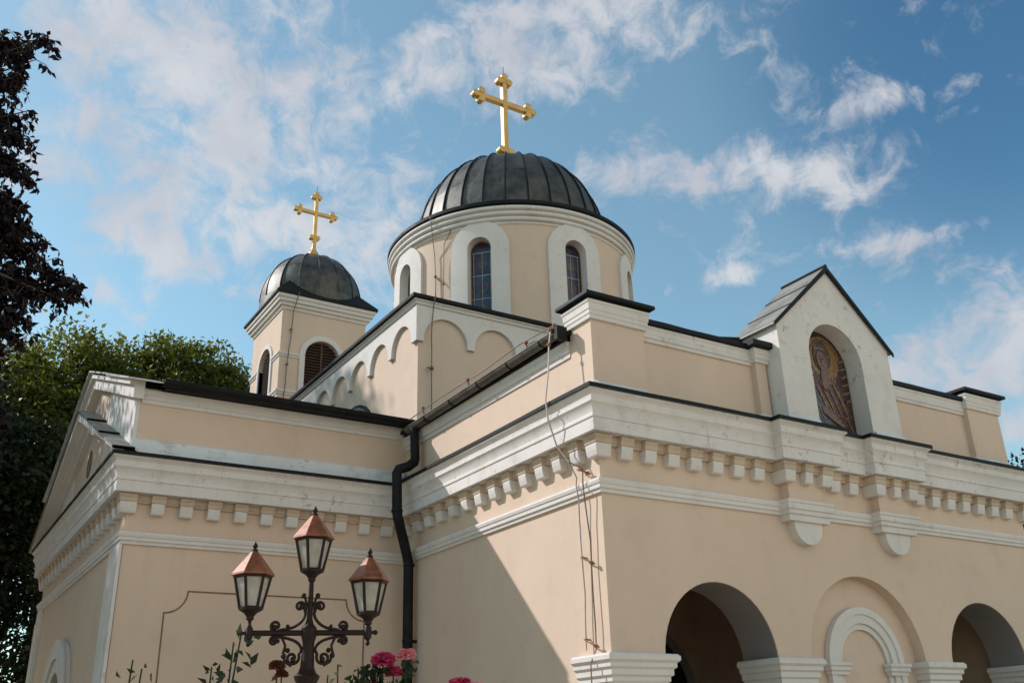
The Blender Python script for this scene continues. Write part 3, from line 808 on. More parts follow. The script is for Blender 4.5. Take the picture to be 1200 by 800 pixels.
c = MB(); c.box(BX0 + .5, BX1 - .5, BY0 + .5, BY1 - .5, BZ, BZ + .1); c.build('base_roof', M['black'], base)
# small arched window low in the base wall
c = MB(); c.yz(ell(9.1, 7.70, 1.0, .66), BX0 - .04, BX0 + .01); lw = c.build('lunette_window', M['black'], church)
c = MB(); c.yz(ell(9.1, 7.70, .93, .60), BX0 - .05, BX0 - .041); c.build('lunette_pane', M['dark'], lw)

# ---- drum
DX, DY, DR = 4.8, 9.4, 2.94
DZ0, DZ1 = 9.5, 12.52
def cp(r, ang, z): return (DX + r * math.cos(rad(ang)), DY + r * math.sin(rad(ang)), z)
wang = [-179, -136.2, -93.4, -51, -8, 36, 80, 128]
HW = 13.0; ZS = 11.90; RW = math.radians(HW) * DR
b = MB()
prev = None
for i, a in enumerate(wang):
    nx = wang[(i + 1) % 8]; nx = nx if nx > a else nx + 360
    n = 8
    a0, a1 = a + HW, nx - HW
    for k in range(n):
        t0, t1 = a0 + (a1 - a0) * k / n, a0 + (a1 - a0) * (k + 1) / n
        b.add([cp(DR, t0, DZ0), cp(DR, t1, DZ0), cp(DR, t1, DZ1), cp(DR, t0, DZ1)], [(0, 1, 2, 3)])
    n = 24
    for k in range(n):
        t0, t1 = PI - PI * k / n, PI - PI * (k + 1) / n
        q0 = (a + HW * math.cos(t0), ZS + RW * math.sin(t0)); q1 = (a + HW * math.cos(t1), ZS + RW * math.sin(t1))
        b.add([cp(DR, q0[0], q0[1]), cp(DR, q1[0], q1[1]), cp(DR, q1[0], DZ1 + .05), cp(DR, q0[0], DZ1 + .05)], [(0, 1, 2, 3)])
drum = b.build('drum_wall', M['wall'], church, smooth=20)
H2 = 5.2; R2w = math.radians(H2) * DR
for a in wang:
    def curve(h, r):
        return [(a - h, DZ0)] + [(a + h * math.cos(PI - PI * k / 24), ZS + r * math.sin(PI - PI * k / 24)) for k in range(25)] + [(a + h, DZ0)]
    oc, ic = curve(HW, RW), curve(H2, R2w)
    c = MB(); n = len(oc)
    vs = []
    for (ao, zo), (ai, zi) in zip(oc, ic):
        vs += [cp(DR - .01, ao, zo), cp(DR + .07, ao, zo)]
        for m_ in (1, 2, 3): 
            f = m_ / 4; vs.append(cp(DR + .07, ao + (ai - ao) * f, zo + (zi - zo) * f))
        vs += [cp(DR + .07, ai, zi), cp(DR - .34, ai, zi)]
    for k in range(n - 1):
        for j in range(6): c.f.append([k * 7 + j, k * 7 + j + 1, (k + 1) * 7 + j + 1, (k + 1) * 7 + j]); c.mi.append(0)
    c.v = vs
    sur = c.build('drum_window', M['white'], church, smooth=35)
    # pane, flat
    ra = rad(a); er = Vector((math.cos(ra), math.sin(ra), 0)); et = Vector((-math.sin(ra), math.cos(ra), 0)); o = Vector((DX, DY, 0)) + er * (DR - .20)
    def PT(s, z, d=0.0): return tuple(o + et * s + er * d + Vector((0, 0, z)))
    hw = R2w + .03
    shape = [(-hw, DZ0), (-hw, ZS)] + [(hw * math.cos(rad(t)), ZS + hw * math.sin(rad(t))) for t in range(170, 5, -10)] + [(hw, ZS), (hw, DZ0)]
    c = MB(); c.prism(shape, lambda s, z: PT(s, z, 0), lambda s, z: PT(s, z, -.015))
    c.build('stained_pane', M['stained'], sur)
    c = MB(); hi = R2w - .035
    inner = [(-hi, DZ0), (-hi, ZS)] + [(hi * math.cos(rad(t)), ZS + hi * math.sin(rad(t))) for t in range(170, 5, -10)] + [(hi, ZS), (hi, DZ0)]
    ring = shape + inner[::-1]
    c.prism(ring, lambda s, z: PT(s, z, .045), lambda s, z: PT(s, z, .001))
    c.build('window_frame', M['frame'], sur)
    c = MB()
    zb = [ZS + .0 - .57 * k for k in range(0, 5)]
    def bar(s0, s1, z0, z1): c.prism([(s0, z0), (s1, z0), (s1, z1), (s0, z1)], lambda s, z: PT(s, z, .012), lambda s, z: PT(s, z, .001))
    for z in zb: bar(-hi, hi, z - .009, z + .009)
    for z0, z1 in zip(zb[1:], zb[:-1]): bar(-.005, .005, z0 + .01, z1 - .01)
    bar(-hi + .03, -hi + .042, DZ0, ZS); bar(hi - .042, hi - .03, DZ0, ZS)
    c.build('glazing_bars', M['lead'], sur)
    for k, (z0, z1) in enumerate(zip(zb[1:], zb[:-1])):
        zc = (z0 + z1) / 2
        c = MB(); c.cur = k % 2
        c.prism(ell(0, zc, hi * .62, hi * .62, 18), lambda s, z: PT(s, z, .006), lambda s, z: PT(s, z, .001))
        c.cur = 1 - k % 2
        c.prism(ell(0, zc, hi * .42, hi * .42, 14), lambda s, z: PT(s, z, .009), lambda s, z: PT(s, z, .002))
        c.build('glass_roundel', [M['ruby'], M['teal']], sur)
# drum mouldings
c = MB(); dm = [(DR - .02, 12.46), (DR + .02, 12.46), (DR + .03, 12.50)]
for k in range(3):
    z = 12.52 + k * .125; r0 = DR + .03 + k * .035
    dm += [(r0 + .0, z)] + [(r0 + .035 + .045 * math.sin(rad(t)), z + .05 - .05 * math.cos(rad(t))) for t in range(0, 181, 20)] + [(r0 + .015, z + .108)]
dm += [(DR + .1, 12.90), (DR - .1, 12.90)]
c.lathe(dm, DX, DY, 128); c.build('drum_cornice', M['white'], drum, smooth=50)
# ---- dome
c = MB(); c.lathe([(DR - .2, 12.90), (DR + .17, 12.895), (DR + .19, 12.91), (DR + .19, 12.985), (DR + .16, 13.01), (2.3, 13.14)], DX, DY, 128)
dome_rim = c
DRAD, DC0, NRIB, DH = 2.46, 13.0, 28, 2.70 / 2.46
b = MB(); nlat = 18
for k in range(NRIB):
    t0, t1 = 2 * PI * (k + .3) / NRIB, 2 * PI * (k + 1.3) / NRIB
    cuts = [0, rnd.choice((4, 5, 6)), rnd.choice((9, 10, 11)), nlat]
    for c0, c1 in zip(cuts[:-1], cuts[1:]):
        vs = []; fs = []
        jr = rnd.uniform(-.006, .006)
        for i in range(c0, c1 + 1):
            p = (PI / 2) * (1 - (1 - i / nlat) ** 1.35) * .9995
            for j in range(4):
                t = t0 + (t1 - t0) * j / 3
                r = DRAD + jr + (-.012 if 0 < j < 3 else 0.0)
                vs.append((DX + r * math.cos(p) ** .75 * math.cos(t), DY + r * math.cos(p) ** .75 * math.sin(t), DC0 + DH * r * math.sin(p)))
        for i in range(c1 - c0):
            for j in range(3): fs.append((i * 4 + j, i * 4 + j + 1, (i + 1) * 4 + j + 1, (i + 1) * 4 + j))
        b.add(vs, fs)
dome = b.build('dome', M['dome'], church, smooth=50, fix=False)
dome_rim.build('dome_rim', M['black'], dome, smooth=40)
c = MB()
for k in range(NRIB):
    t = 2 * PI * (k + .3) / NRIB
    w0 = .022
    pts = []
    for i in range(nlat + 1):
        p = (PI / 2) * (1 - (1 - i / nlat) ** 1.35) * .999
        pts.append((DX + (DRAD + .02) * math.cos(p) ** .75 * math.cos(t), DY + (DRAD + .02) * math.cos(p) ** .75 * math.sin(t), DC0 + DH * (DRAD + .02) * math.sin(p)))
    c.tube(pts, [.022 - .008 * i / nlat for i in range(nlat + 1)], 6)
c.build('standing_seam', M['black'], dome, smooth=60)  # black: the shadow line along each seam is put into its colour

# ---- trefoil crosses
def cross(cx, cy, z0, z1, zbar, span, th, dep, ball=None, parent=church):
    c = MB(); h = th / 2
    top = z1 - .16
    c.xz([(cx - h, z0), (cx + h, z0), (cx + h, zbar - h), (cx + span / 2 - .18, zbar - h), (cx + span / 2 - .18, zbar + h), (cx + h, zbar + h), (cx + h, top), (cx - h, top), (cx - h, zbar + h), (cx - span / 2 + .18, zbar + h), (cx - span / 2 + .18, zbar - h), (cx - h, zbar - h)], cy - dep / 2, cy + dep / 2)
    def tre(x, z, dx, dz, s=1.0):
        r = .105 * s
        k = [(x + dx * r * 1.25, z + dz * r * 1.25), (x - dz * r * 1.35 - dx * r * .35, z + dx * r * 1.35 - dz * r * .35), (x + dz * r * 1.35 - dx * r * .35, z - dx * r * 1.35 - dz * r * .35)]
        e = 0
        for (a, d) in k:
            e += .004
            c.xz(ell(a, d, r, r, 18), cy - dep / 2 - .012 - e, cy + dep / 2 + .012 + e)
        c.xz(ell(x, z, r * 1.05, r * 1.05, 16), cy - dep / 2 - .008, cy + dep / 2 + .008)
    s = th / .15
    tre(cx, z1 - .23 * s, 0, 1, s); tre(cx - span / 2 + .24 * s, zbar, -1, 0, s); tre(cx + span / 2 - .24 * s, zbar, 1, 0, s)
    tre(cx, z0 + .40 * s, 0, -1, s)
    o = c.build('gilded_cross', M['gold'], parent, bevel=.012, smooth=35)
    c = MB(); c.tube([(cx, cy, z1 - .1), (cx, cy, z1 + .28)], .012, 6); c.build('lightning_rod', M['wire'], o)
    if ball:
        c = MB(); c.sphere((cx, cy, ball[0]), ball[1], 20, 12, .8); c.lathe([(.07, ball[0] + .1), (.11, ball[0] + .2), (.07, ball[0] + .3), (.06, z0 + .1)], cx, cy, 16); c.build('cross_orb', M['gold'], o, smooth=60)
    else:
        c = MB(); c.lathe([(.16, z0 - .12), (.15, z0), (.09, z0 + .12), (.08, z0 + .35)], cx, cy, 16); c.build('cross_foot', M['gold'], o, smooth=50)
    return o
cross(4.72, 9.4, 15.9, 18.82, 17.86, 2.02, .145, .15)

# ---- bell tower
X0, X1, Y0, Y1, TZ = 2.68, 5.80, 21.0, 24.15, 15.98
tc_x, tc_y = (X0 + X1) / 2, (Y0 + Y1) / 2
b = MB()
def hole_wall(c0, c1, cm, hw, zs, zb, z0, z1):
    return [(c0, z0), (cm - hw, z0)] + [(cm - hw, zb)] * 0 + [(cm - hw, zs)] + arc(cm, zs, hw, 180, 0)[1:-1] + [(cm + hw, zs), (cm + hw, z0), (c1, z0), (c1, z1), (c0, z1)]
OX, OY, OH, OS = 4.21, 22.52, .64, 14.36
b.xz(hole_wall(X0, X1, OX, OH, OS, 0, 7, TZ), Y0, Y0 + .3)
b.yz(hole_wall(Y0 + .3, Y1, OY, .64, 14.3, 0, 7, TZ), X0, X0 + .3)
b.box(X1 - .3, X1, Y0 + .3, Y1, 7, TZ); b.box(X0 + .3, X1 - .3, Y1 - .3, Y1, 7, TZ)
b.box(X0 + .3, X1 - .3, Y0 + .3, Y1 - .3, TZ - .2, TZ)
tower = b.build('bell_tower_wall', M['wall'], church)
c = MB(); arch_ring(c, OX, OS, OH, OH + .19, Y0 - .05, Y0 + .2, 12.95); lo1 = c.build('belfry_opening', M['white'], church, smooth=30)
c = MB(); ring_yz(c, OY, 14.3, .64, .80, X0 - .05, X0 + .2, 12.95); lo2 = c.build('belfry_opening', M['white'], church, smooth=30)
c = MB()
for k in range(26):
    z = 12.2 + k * .108
    hw = OH if z < OS else math.sqrt(max(0, OH ** 2 - (z + .05 - OS) ** 2))
    if hw > .1: c.add([(OX - hw, Y0 + .10, z), (OX + hw, Y0 + .10, z), (OX + hw, Y0 + .24, z + .10), (OX - hw, Y0 + .24, z + .10), (OX - hw, Y0 + .10, z + .02), (OX + hw, Y0 + .10, z + .02), (OX + hw, Y0 + .24, z + .12), (OX - hw, Y0 + .24, z + .12)], [(0, 1, 2, 3), (7, 6, 5, 4), (0, 4, 5, 1), (3, 2, 6, 7), (0, 3, 7, 4), (1, 5, 6, 2)])
c.box(OX - .03, OX + .03, Y0 + .085, Y0 + .097, 12.2, 14.9)
c.build('louvre', M['wood'], lo1)
c = MB(); c.box(OX - .7, OX + .7, Y0 + .26, Y0 + .28, 12, 15.1); c.build('louvre_backing', M['wood'], lo1)
c = MB()
for k in range(26):
    z = 12.2 + k * .108
    hw = .64 if z < 14.3 else math.sqrt(max(0, .64 ** 2 - (z + .05 - 14.3) ** 2))
    if hw > .1: c.add([(X0 + .10, OY - hw, z), (X0 + .10, OY + hw, z), (X0 + .24, OY + hw, z + .10), (X0 + .24, OY - hw, z + .10), (X0 + .10, OY - hw, z + .02), (X0 + .10, OY + hw, z + .02), (X0 + .24, OY + hw, z + .12), (X0 + .24, OY - hw, z + .12)], [(0, 1, 2, 3), (7, 6, 5, 4), (0, 4, 5, 1), (3, 2, 6, 7), (0, 3, 7, 4), (1, 5, 6, 2)])
c.build('louvre', M['wood'], lo2)
c = MB(); c.box(X0 + .26, X0 + .28, OY - .7, OY + .7, 12, 15.1); c.build('louvre_backing', M['wood'], lo2)
bandp = lambda z: [(-.01, z), (.03, z), (.04, z + .06), (.075, z + .08), (.08, z + .15), (-.01, z + .17)]
for z in (14.2, 12.84):
    g0 = OH + .19 if z > 14 else OH + .19
    for pth in ([(X0, OY - .8), (X0, Y0), (OX - .83, Y0)], [(OX + .83, Y0), (X1, Y0), (X1, Y1)], [(X0, Y1), (X0, OY + .8)]):
        c = MB(); c.sweep(pth, bandp(z)); c.build('belfry_band', M['white'], tower, smooth=25)
q = [(X0, Y1), (X0, Y0), (X1, Y0), (X1, Y1)]
c = MB(); c.sweep(q, [(-.1, TZ - .02), (.04, TZ - .02), (.06, TZ + .08), (.13, TZ + .10), (.14, TZ + .20), (.21, TZ + .22), (.22, TZ + .33), (.27, TZ + .35), (.28, TZ + .46), (-.1, TZ + .47)], closed=True)
c.build('tower_cornice', M['white'], tower, smooth=25)
b = MB(); H = (X1 - X0) / 2 + .34
zt = TZ + .472
b.add([(tc_x + sx * H, tc_y + sy * H, z) for z in (zt, zt + .09) for sx, sy in ((-1, -1), (1, -1), (1, 1), (-1, 1))] + [(tc_x, tc_y, zt + .09 + 2.2)],
      [(3, 2, 1, 0), (0, 1, 5, 4), (1, 2, 6, 5), (2, 3, 7, 6), (3, 0, 4, 7), (4, 5, 8), (5, 6, 8), (6, 7, 8), (7, 4, 8)])
TR = 1.86; TC0 = 16.95; nr = 16
td_skirt = b
b = MB()
def tp(p, t, e=0): 
    return (tc_x + (TR + e) * math.cos(p) * math.cos(t), tc_y + (TR + e) * math.cos(p) * math.sin(t), TC0 + (2.07 + e) * math.sin(p))
for k in range(nr):
    t0, t1 = 2 * PI * (k + .5) / nr, 2 * PI * (k + 1.5) / nr
    cuts = [0, rnd.choice((5, 7)), 14]
    for c0, c1 in zip(cuts[:-1], cuts[1:]):
        vs = []; fs = []; jr = rnd.uniform(-.006, .006)
        for i in range(c0, c1 + 1):
            for j in range(5): vs.append(tp(PI / 2 * i / 14 * .995, t0 + (t1 - t0) * j / 4, jr - (.012 if 0 < j < 4 else 0)))
        for i in range(c1 - c0):
            for j in range(4): fs.append((i * 5 + j, i * 5 + j + 1, (i + 1) * 5 + j + 1, (i + 1) * 5 + j))
        b.add(vs, fs)
b.lathe([(TR, zt + .05), (TR, TC0)], tc_x, tc_y, 64)
tdome = b.build('tower_dome', M['dome'], church, smooth=50, fix=False)
td_skirt.build('tower_dome_skirt', M['black'], tdome)
c = MB()
for k in range(nr):
    t = 2 * PI * (k + .5) / nr
    c.tube([tp(PI / 2 * i / 14 * .985, t, .018) for i in range(15)], [.022 - .008 * i / 14 for i in range(15)], 6)
c.build('standing_seam', M['dome'], tdome, smooth=60)
cross(4.24, 22.6, 19.55, 21.95, 21.02, 1.80, .13, .14, ball=(19.22, .19))

# ---- rear main roof body (nave) tying dome base to tower
b = MB(); b.box(1.0, 8.0, BY1, Y0 + 1, 0, 7.5); b.build('nave_wall', M['wall'], church)
b = MB(); b.xz([(.7, 7.5), (8.3, 7.5), (4.5, 8.8)], BY1, Y0 - .01); b.build('nave_roof', M['black'], church)

# ---- black downpipe in the inner corner
c = MB()
c.tube([(-.17, 4.74, 6.58), (-.15, 4.74, 6.05), (-.17, 4.74, 5.97)], .075, 12)
c.tube([(-.16, 4.74, 6.0), (-.28, 4.72, 5.90), (-.47, 4.68, 5.82), (-.51, 4.66, 5.74)], .08, 12)
c.tube([(-.51, 4.66, 5.76), (-.51, 4.63, 5.12), (-.48, 4.65, 5.0)], .08, 12)
c.tube([(-.48, 4.65, 5.03), (-.2, 4.90, 4.52), (-.15, 4.93, 4.38)], .08, 12)
c.tube([(-.15, 4.93, 4.42), (-.14, 4.93, .05)], .08, 12)
dp = c.build('downpipe', M['black'], church, smooth=50)
c = MB()
for z in (5.13, 4.36, 3.2, 1.6):
    x, y = (-.51, 4.63) if z > 5 else (-.142, 4.93)
    c.lathe([(.08, z - .025), (.092, z - .02), (.092, z + .02), (.08, z + .025)], x, y, 14)
c.box(-.08, .01, 4.90, 4.96, 3.18, 3.22); c.build('pipe_clamp', M['black'], dp, smooth=40)

# ---- lightning conductor cables
def cable(name, pts, r, mat, jig=.012, parent=church):
    o = []
    for p, q in zip(pts[:-1], pts[1:]):
        p, q = Vector(p), Vector(q); n = max(1, int((q - p).length / .25))
        for i in range(n):
            t = p.lerp(q, i / n)
            if i: t += Vector((rnd.uniform(-jig, jig), rnd.uniform(-jig, jig), 0))
            o.append(t)
    o.append(Vector(pts[-1]))
    c = MB(); c.tube(o, r, 6); return c.build(name, mat, parent, smooth=60)
cb = cable('conductor_cable', [(-.20, .52, 6.78), (-.27, .52, 6.70), (-.30, .53, 6.5), (-.33, .53, 6.1), (-.39, .53, 5.72), (-.37, .52, 5.45), (-.27, .50, 5.12), (-.21, .34, 4.88)], .0115, M['wirepale'])
cable('conductor_cable', [(-.21, .34, 4.88), (-.09, .36, 4.70), (-.105, .36, 4.60), (-.10, .33, 4.42), (-.07, .36, 3.6), (-.06, .38, 3.0), (-.06, .39, 2.66)], .009, M['wirepale'])
cable('conductor_cable', [(-.21, .34, 4.88), (-.13, .17, 4.76), (-.11, .21, 4.60), (-.11, .20, 4.45), (-.06, .19, 3.9), (-.06, .20, 3.3), (-.06, .19, 2.9), (-.06, .20, 2.66), (-.15, .2, 2.5), (-.14, .2, 2.0), (-.05, .2, 1.8), (-.05, .2, 0)], .009, M['wire'])
c = MB()
for z, a, e in ((4.80, .34, .15), (3.72, .36, .17), (2.78, .38, .18)):
    c.tube([(0, a, z), (-.09, a, z), (-.10, e, z - .08), (-.03, e, z - .1)], .010, 6); c.sphere((-.07, e, z - .09), .025); c.sphere((-.06, a, z), .02)
c.sphere((-.27, .52, 6.72), .035); c.sphere((-.30, .53, 6.5), .03); c.sphere((-.22, .50, 6.78), .03)
c.build('cable_clamp', M['rust'], cb, smooth=60)
cable('conductor_cable', [(.78, BY0 - .28, 9.72), (.80, BY0 - .16, 9.50), (.80, BY0 - .1, 9.2), (.80, BY0 - .09, 8.6), (.79, BY0 - .1, 8.0), (.82, BY0 - .07, 7.2), (.82, BY0 - .3, 6.95)], .011, M['wire'])
cable('conductor_cable', [cp(DR + .22, -158, 12.95), cp(DR + .14, -158, 12.5), cp(DR + .05, -158, 12.0), cp(DR + .05, -157.4, 11.2), cp(DR + .05, -157, 10.6), cp(DR + .05, -156.8, 9.6)], .011, M['wire'], .006)
cable('conductor_cable', [cp(DR + .04, -149, 12.55), cp(DR + .05, -152.8, 12.2), cp(DR + .05, -153.3, 11.2), cp(DR + .05, -153, 9.6)], .010, M['wire'], .006)
cable('conductor_cable', [(X0 + .42, Y0 - .42, 16.5), (X0 + .36, Y0 - .10, 15.9), (X0 + .33, Y0 - .07, 14.8), (X0 + .28, Y0 - .1, 14.3), (X0 + .25, Y0 - .07, 13.5), (X0 + .2, Y0 - .07, 12.0)], .016, M['wire'])
c = MB()
c.sphere((.80, BY0 - .09, 8.25), .045); c.box(.70, .80, BY0 - .1, BY0 - .07, 8.24, 8.26)
for z in (15.2, 13.9, 12.6): c.sphere((X0 + .34 - (15.5 - z) * .05, Y0 - .08, z), .05)
p0, p1 = cp(DR + .05, -157.6, 11.45), cp(DR + .05, -153.3, 11.2)
c.tube([p0, p1], .014, 6); c.sphere(p0, .035); c.sphere(p1, .03)
c.build('cable_clamp', M['wire'], cb, smooth=60)
cable('conductor_cable', [(-.19, 4.9, 6.76), (-.19, 3.8, 6.81), (-.17, 2.6, 6.81), (-.19, 1.4, 6.85), (-.20, .55, 6.80)], .009, M['wire'], .006)
c = MB()
for y in (4.4, 2.9, 1.25): c.tube([(-.15, y, 6.66), (-.185, y, 6.81)], .012, 6); c.sphere((-.185, y, 6.82), .03)
c.build('cable_clamp', M['rust'], cb, smooth=60)

# ================================================================== STREET LAMP
LO = Vector((-4.195, -1.632, 0))
LA = Vector((.936, -.352, 0))     # direction of the arms
LB = Vector((.352, .936, 0))
lamp = thing('street_lamp', 'ornate wrought iron lamp post with three copper roofed lanterns', 'street lamp', tuple(LO))
ZA = 2.515
def LP(a, z, bb=0.0): return Vector(LA * a + LB * bb + Vector((0, 0, z)))
c = MB(); c.lathe([(.14, 0), (.14, .05), (.11, .1), (.10, .5), (.12, .53), (.12, .58), (.075, .64), (.06, 1.6), (.054, 1.95), (.075, 1.97), (.075, 2.0), (.054, 2.02), (.054, 2.10), (.092, 2.17), (.10, 2.195), (.07, 2.22), (.054, 2.26), (.044, 2.42), (.048, 2.45), (.06, 2.49), (.06, 2.55), (.034, 2.58), (.022, 2.62), (.019, 2.85), (.018, 2.96)], 0, 0, 20)
post = c.build('post', M['iron'], lamp, smooth=35)
for s in (-1, 1):
    c = MB(); c.tube([LP(0, ZA), LP(s * .485, ZA)], .022, 10); c.sphere(tuple(LP(s * .515, ZA)), .02); c.tube([LP(s * .48, ZA), LP(s * .51, ZA)], .013, 8)
    c.lathe([(.008, ZA - .10), (.02, ZA - .08), (.012, ZA - .06), (.03, ZA - .04), (.03, ZA + .035), (.014, ZA + .06), (.012, ZA + .12)], *tuple(LP(s * .455, 0))[:2], 12)
    arm = c.build('arm', M['iron'], lamp, smooth=40)
    def spiral(cx, cz, r0, turns, a0, dirn, n=26, shrink=.75):
        return [(cx + r0 * (1 - shrink * i / n) * math.cos(rad(a0 + dirn * 360 * turns * i / n)), cz + r0 * (1 - shrink * i / n) * math.sin(rad(a0 + dirn * 360 * turns * i / n))) for i in range(n + 1)]
    def scroll(pts, r=.012):
        # smooth the path
        P = [Vector(p) for p in pts]
        for _ in range(2):
            Q = [P[0]]
            for p, q in zip(P[:-1], P[1:]): Q += [p * .75 + q * .25, p * .25 + q * .75]
            Q.append(P[-1]); P = Q
        c = MB(); c.tube([LP(s * p.x, p.y) for p in P], r, 7)
        c.sphere(tuple(LP(s * P[0].x, P[0].y)), r * 1.9, 8, 6); c.sphere(tuple(LP(s * P[-1].x, P[-1].y)), r * 1.9, 8, 6)
        return c
    up = spiral(.078, 2.715, .042, 1.1, 215, -1, shrink=.7)[::-1] + [(.03, 2.66), (.05, 2.61), (.10, 2.565), (.16, 2.545), (.215, 2.54)] + spiral(.255, 2.568, .045, 1.15, 250, 1, shrink=.72)
    c = scroll(up); c.sphere(tuple(LP(s * .165, 2.565)), .016)
    c.tube([LP(s * .035, 2.66), LP(s * .03, 2.74), LP(s * .045, 2.785), LP(s * .07, 2.79)], .011, 6); c.sphere(tuple(LP(s * .055, 2.80)), .02)
    c.build('scroll', M['iron'], arm, smooth=60)
    lw_ = spiral(.115, 2.325, .058, 1.2, 10, -1, shrink=.75)[::-1] + [(.17, 2.36)]
    lw2 = spiral(.105, 2.325, .06, 1.2, 60, 1, shrink=.75)[::-1]
    low = spiral(.118, 2.33, .055, 1.25, 150, 1, shrink=.75)[::-1] + [(.05, 2.385), (.06, 2.42), (.10, 2.455), (.16, 2.475), (.215, 2.485)] + spiral(.265, 2.455, .032, 1.0, 100, -1, shrink=.6)
    c = scroll(low); c.tube([LP(s * .12, 2.27), LP(s * .17, 2.30), LP(s * .19, 2.36), LP(s * .175, 2.42), LP(s * .20, 2.475)], .011, 6)
    c.sphere(tuple(LP(s * .185, 2.345)), .022); c.sphere(tuple(LP(s * .155, 2.385)), .02); c.sphere(tuple(LP(s * .235, 2.455)), .018)
    c.build('scroll', M['iron'], arm, smooth=60)
def lantern(a, z0):
    o = LP(a, z0); ox, oy = o.x, o.y
    rot = rad(-12)
    def hexr(r, z, n=6): return [(ox + r * math.cos(rot + 2 * PI * i / n), oy + r * math.sin(rot + 2 * PI * i / n), z) for i in range(n)]
    zb, zt_, zr = z0 + .125, z0 + .385, z0 + .59
    c = MB()
    c.lathe([(.012, z0 - .01), (.014, z0 + .04), (.03, z0 + .055), (.03, z0 + .075), (.05, z0 + .10), (.088, zb - .004), (.09, zb + .012), (.02, zb + .014)], ox, oy, 6 * 3)
    body = c.build('lantern', M['iron'], lamp, smooth=30)
    c = MB(); rb, rt = .082, .140
    for i in range(6):
        p = Vector(hexr(rb, zb)[i]); q = Vector(hexr(rt, zt_)[i]); c.tube([p, q], .0125, 5)
    for r, z, t in ((rb, zb + .01, .014), (rt, zt_ - .008, .015)):
        h = hexr(r, z)
        for i in range(6): c.tube([h[i], h[(i + 1) % 6]], t, 5)
    c.build('lantern_frame', M['iron'], body)
    c = MB()
    for i in range(6):
        j = (i + 1) % 6; lo_, hi_ = hexr(rb - .006, zb + .01), hexr(rt - .006, zt_ - .01)
        k = len(c.v)
        q0, q1, q2, q3 = Vector(lo_[i]), Vector(lo_[j]), Vector(hi_[j]), Vector(hi_[i])
        c.add([tuple(q0), tuple(q1), tuple(q2), tuple(q3)], [(0, 1, 2, 3)])
    c.build('lantern_glass', M['frost'], body)
    c = MB(); h0, h1, h2 = hexr(rt + .03, zt_ - .002), hexr(rt + .026, zt_ + .016), hexr(.035, zr - .02)
    vs = h0 + h1 + h2 + [(ox, oy, zr)]
    fs = [(i, (i + 1) % 6, 6 + (i + 1) % 6, 6 + i) for i in range(6)] + [(6 + i, 6 + (i + 1) % 6, 12 + (i + 1) % 6, 12 + i) for i in range(6)] + [(12 + i, 12 + (i + 1) % 6, 18) for i in range(6)] + [(5, 4, 3, 2, 1, 0)]
    c.add(vs, fs); c.build('lantern_roof', M['copper'], body, bevel=.003)
    c = MB(); c.lathe([(.026, zr - .02), (.024, zr + .0), (.010, zr + .01), (.02, zr + .022), (.02, zr + .034), (.004, zr + .062), (.001, zr + .07)], ox, oy, 12); c.build('lantern_finial', M['iron'], body, smooth=40)
lantern(0.0, 2.86); lantern(-.455, ZA + .05); lantern(.455, ZA + .01)

# ================================================================== PLANTS
def leaf_mesh(name, centres, normals_rand, size, mat, parent, asp=.5, fold=.25, droop=None, loc=(0, 0, 0)):
    """one mesh of many small folded leaves; centres (N,3)"""
    n = len(centres)
    rng = nrng
    d = rng.normal(size=(n, 3)); 
    if droop is not None: d = d * .55 + np.array(droop)
    d /= np.linalg.norm(d, axis=1)[:, None]
    s = rng.normal(size=(n, 3)); s -= d * (s * d).sum(1)[:, None]; s /= np.linalg.norm(s, axis=1)[:, None]
    nn_ = np.cross(d, s)
    L = size * rng.uniform(.65, 1.3, n)[:, None]
    c = np.asarray(centres)
    v0 = c; v1 = c + d * L * .45 + s * L * asp * .5 + nn_ * L * fold * .4; v2 = c + d * L - nn_ * L * .08; v3 = c + d * L * .45 - s * L * asp * .5 + nn_ * L * fold * .4
    v = np.stack([v0, v1, v2, v3], 1).reshape(-1, 3) - np.array(loc)
    me = bpy.data.meshes.new(name)
    me.vertices.add(n * 4); me.vertices.foreach_set('co', v.astype(np.float32).ravel())
    me.loops.add(n * 4); me.loops.foreach_set('vertex_index', np.arange(n * 4, dtype=np.int32))
    me.polygons.add(n); me.polygons.foreach_set('loop_start', np.arange(0, n * 4, 4, dtype=np.int32))
    try: me.polygons.foreach_set('loop_total', np.full(n, 4, dtype=np.int32))
    except Exception: pass
    me.materials.append(mat); me.update(calc_edges=True); me.validate()
    o = bpy.data.objects.new(name, me); COL.objects.link(o); o.parent = parent
    return o

def limb(b, p, q, r0, r1, n=6, j=.12):
    p, q = Vector(p), Vector(q); pts = []
    for i in range(n + 1):
        t = i / n; w_ = p.lerp(q, t)
        if 0 < i < n: w_ += Vector((rnd.uniform(-j, j), rnd.uniform(-j, j), rnd.uniform(-j, j) * .5))
        pts.append(w_)
    b.tube(pts, [r0 + (r1 - r0) * i / n for i in range(n + 1)], 7)

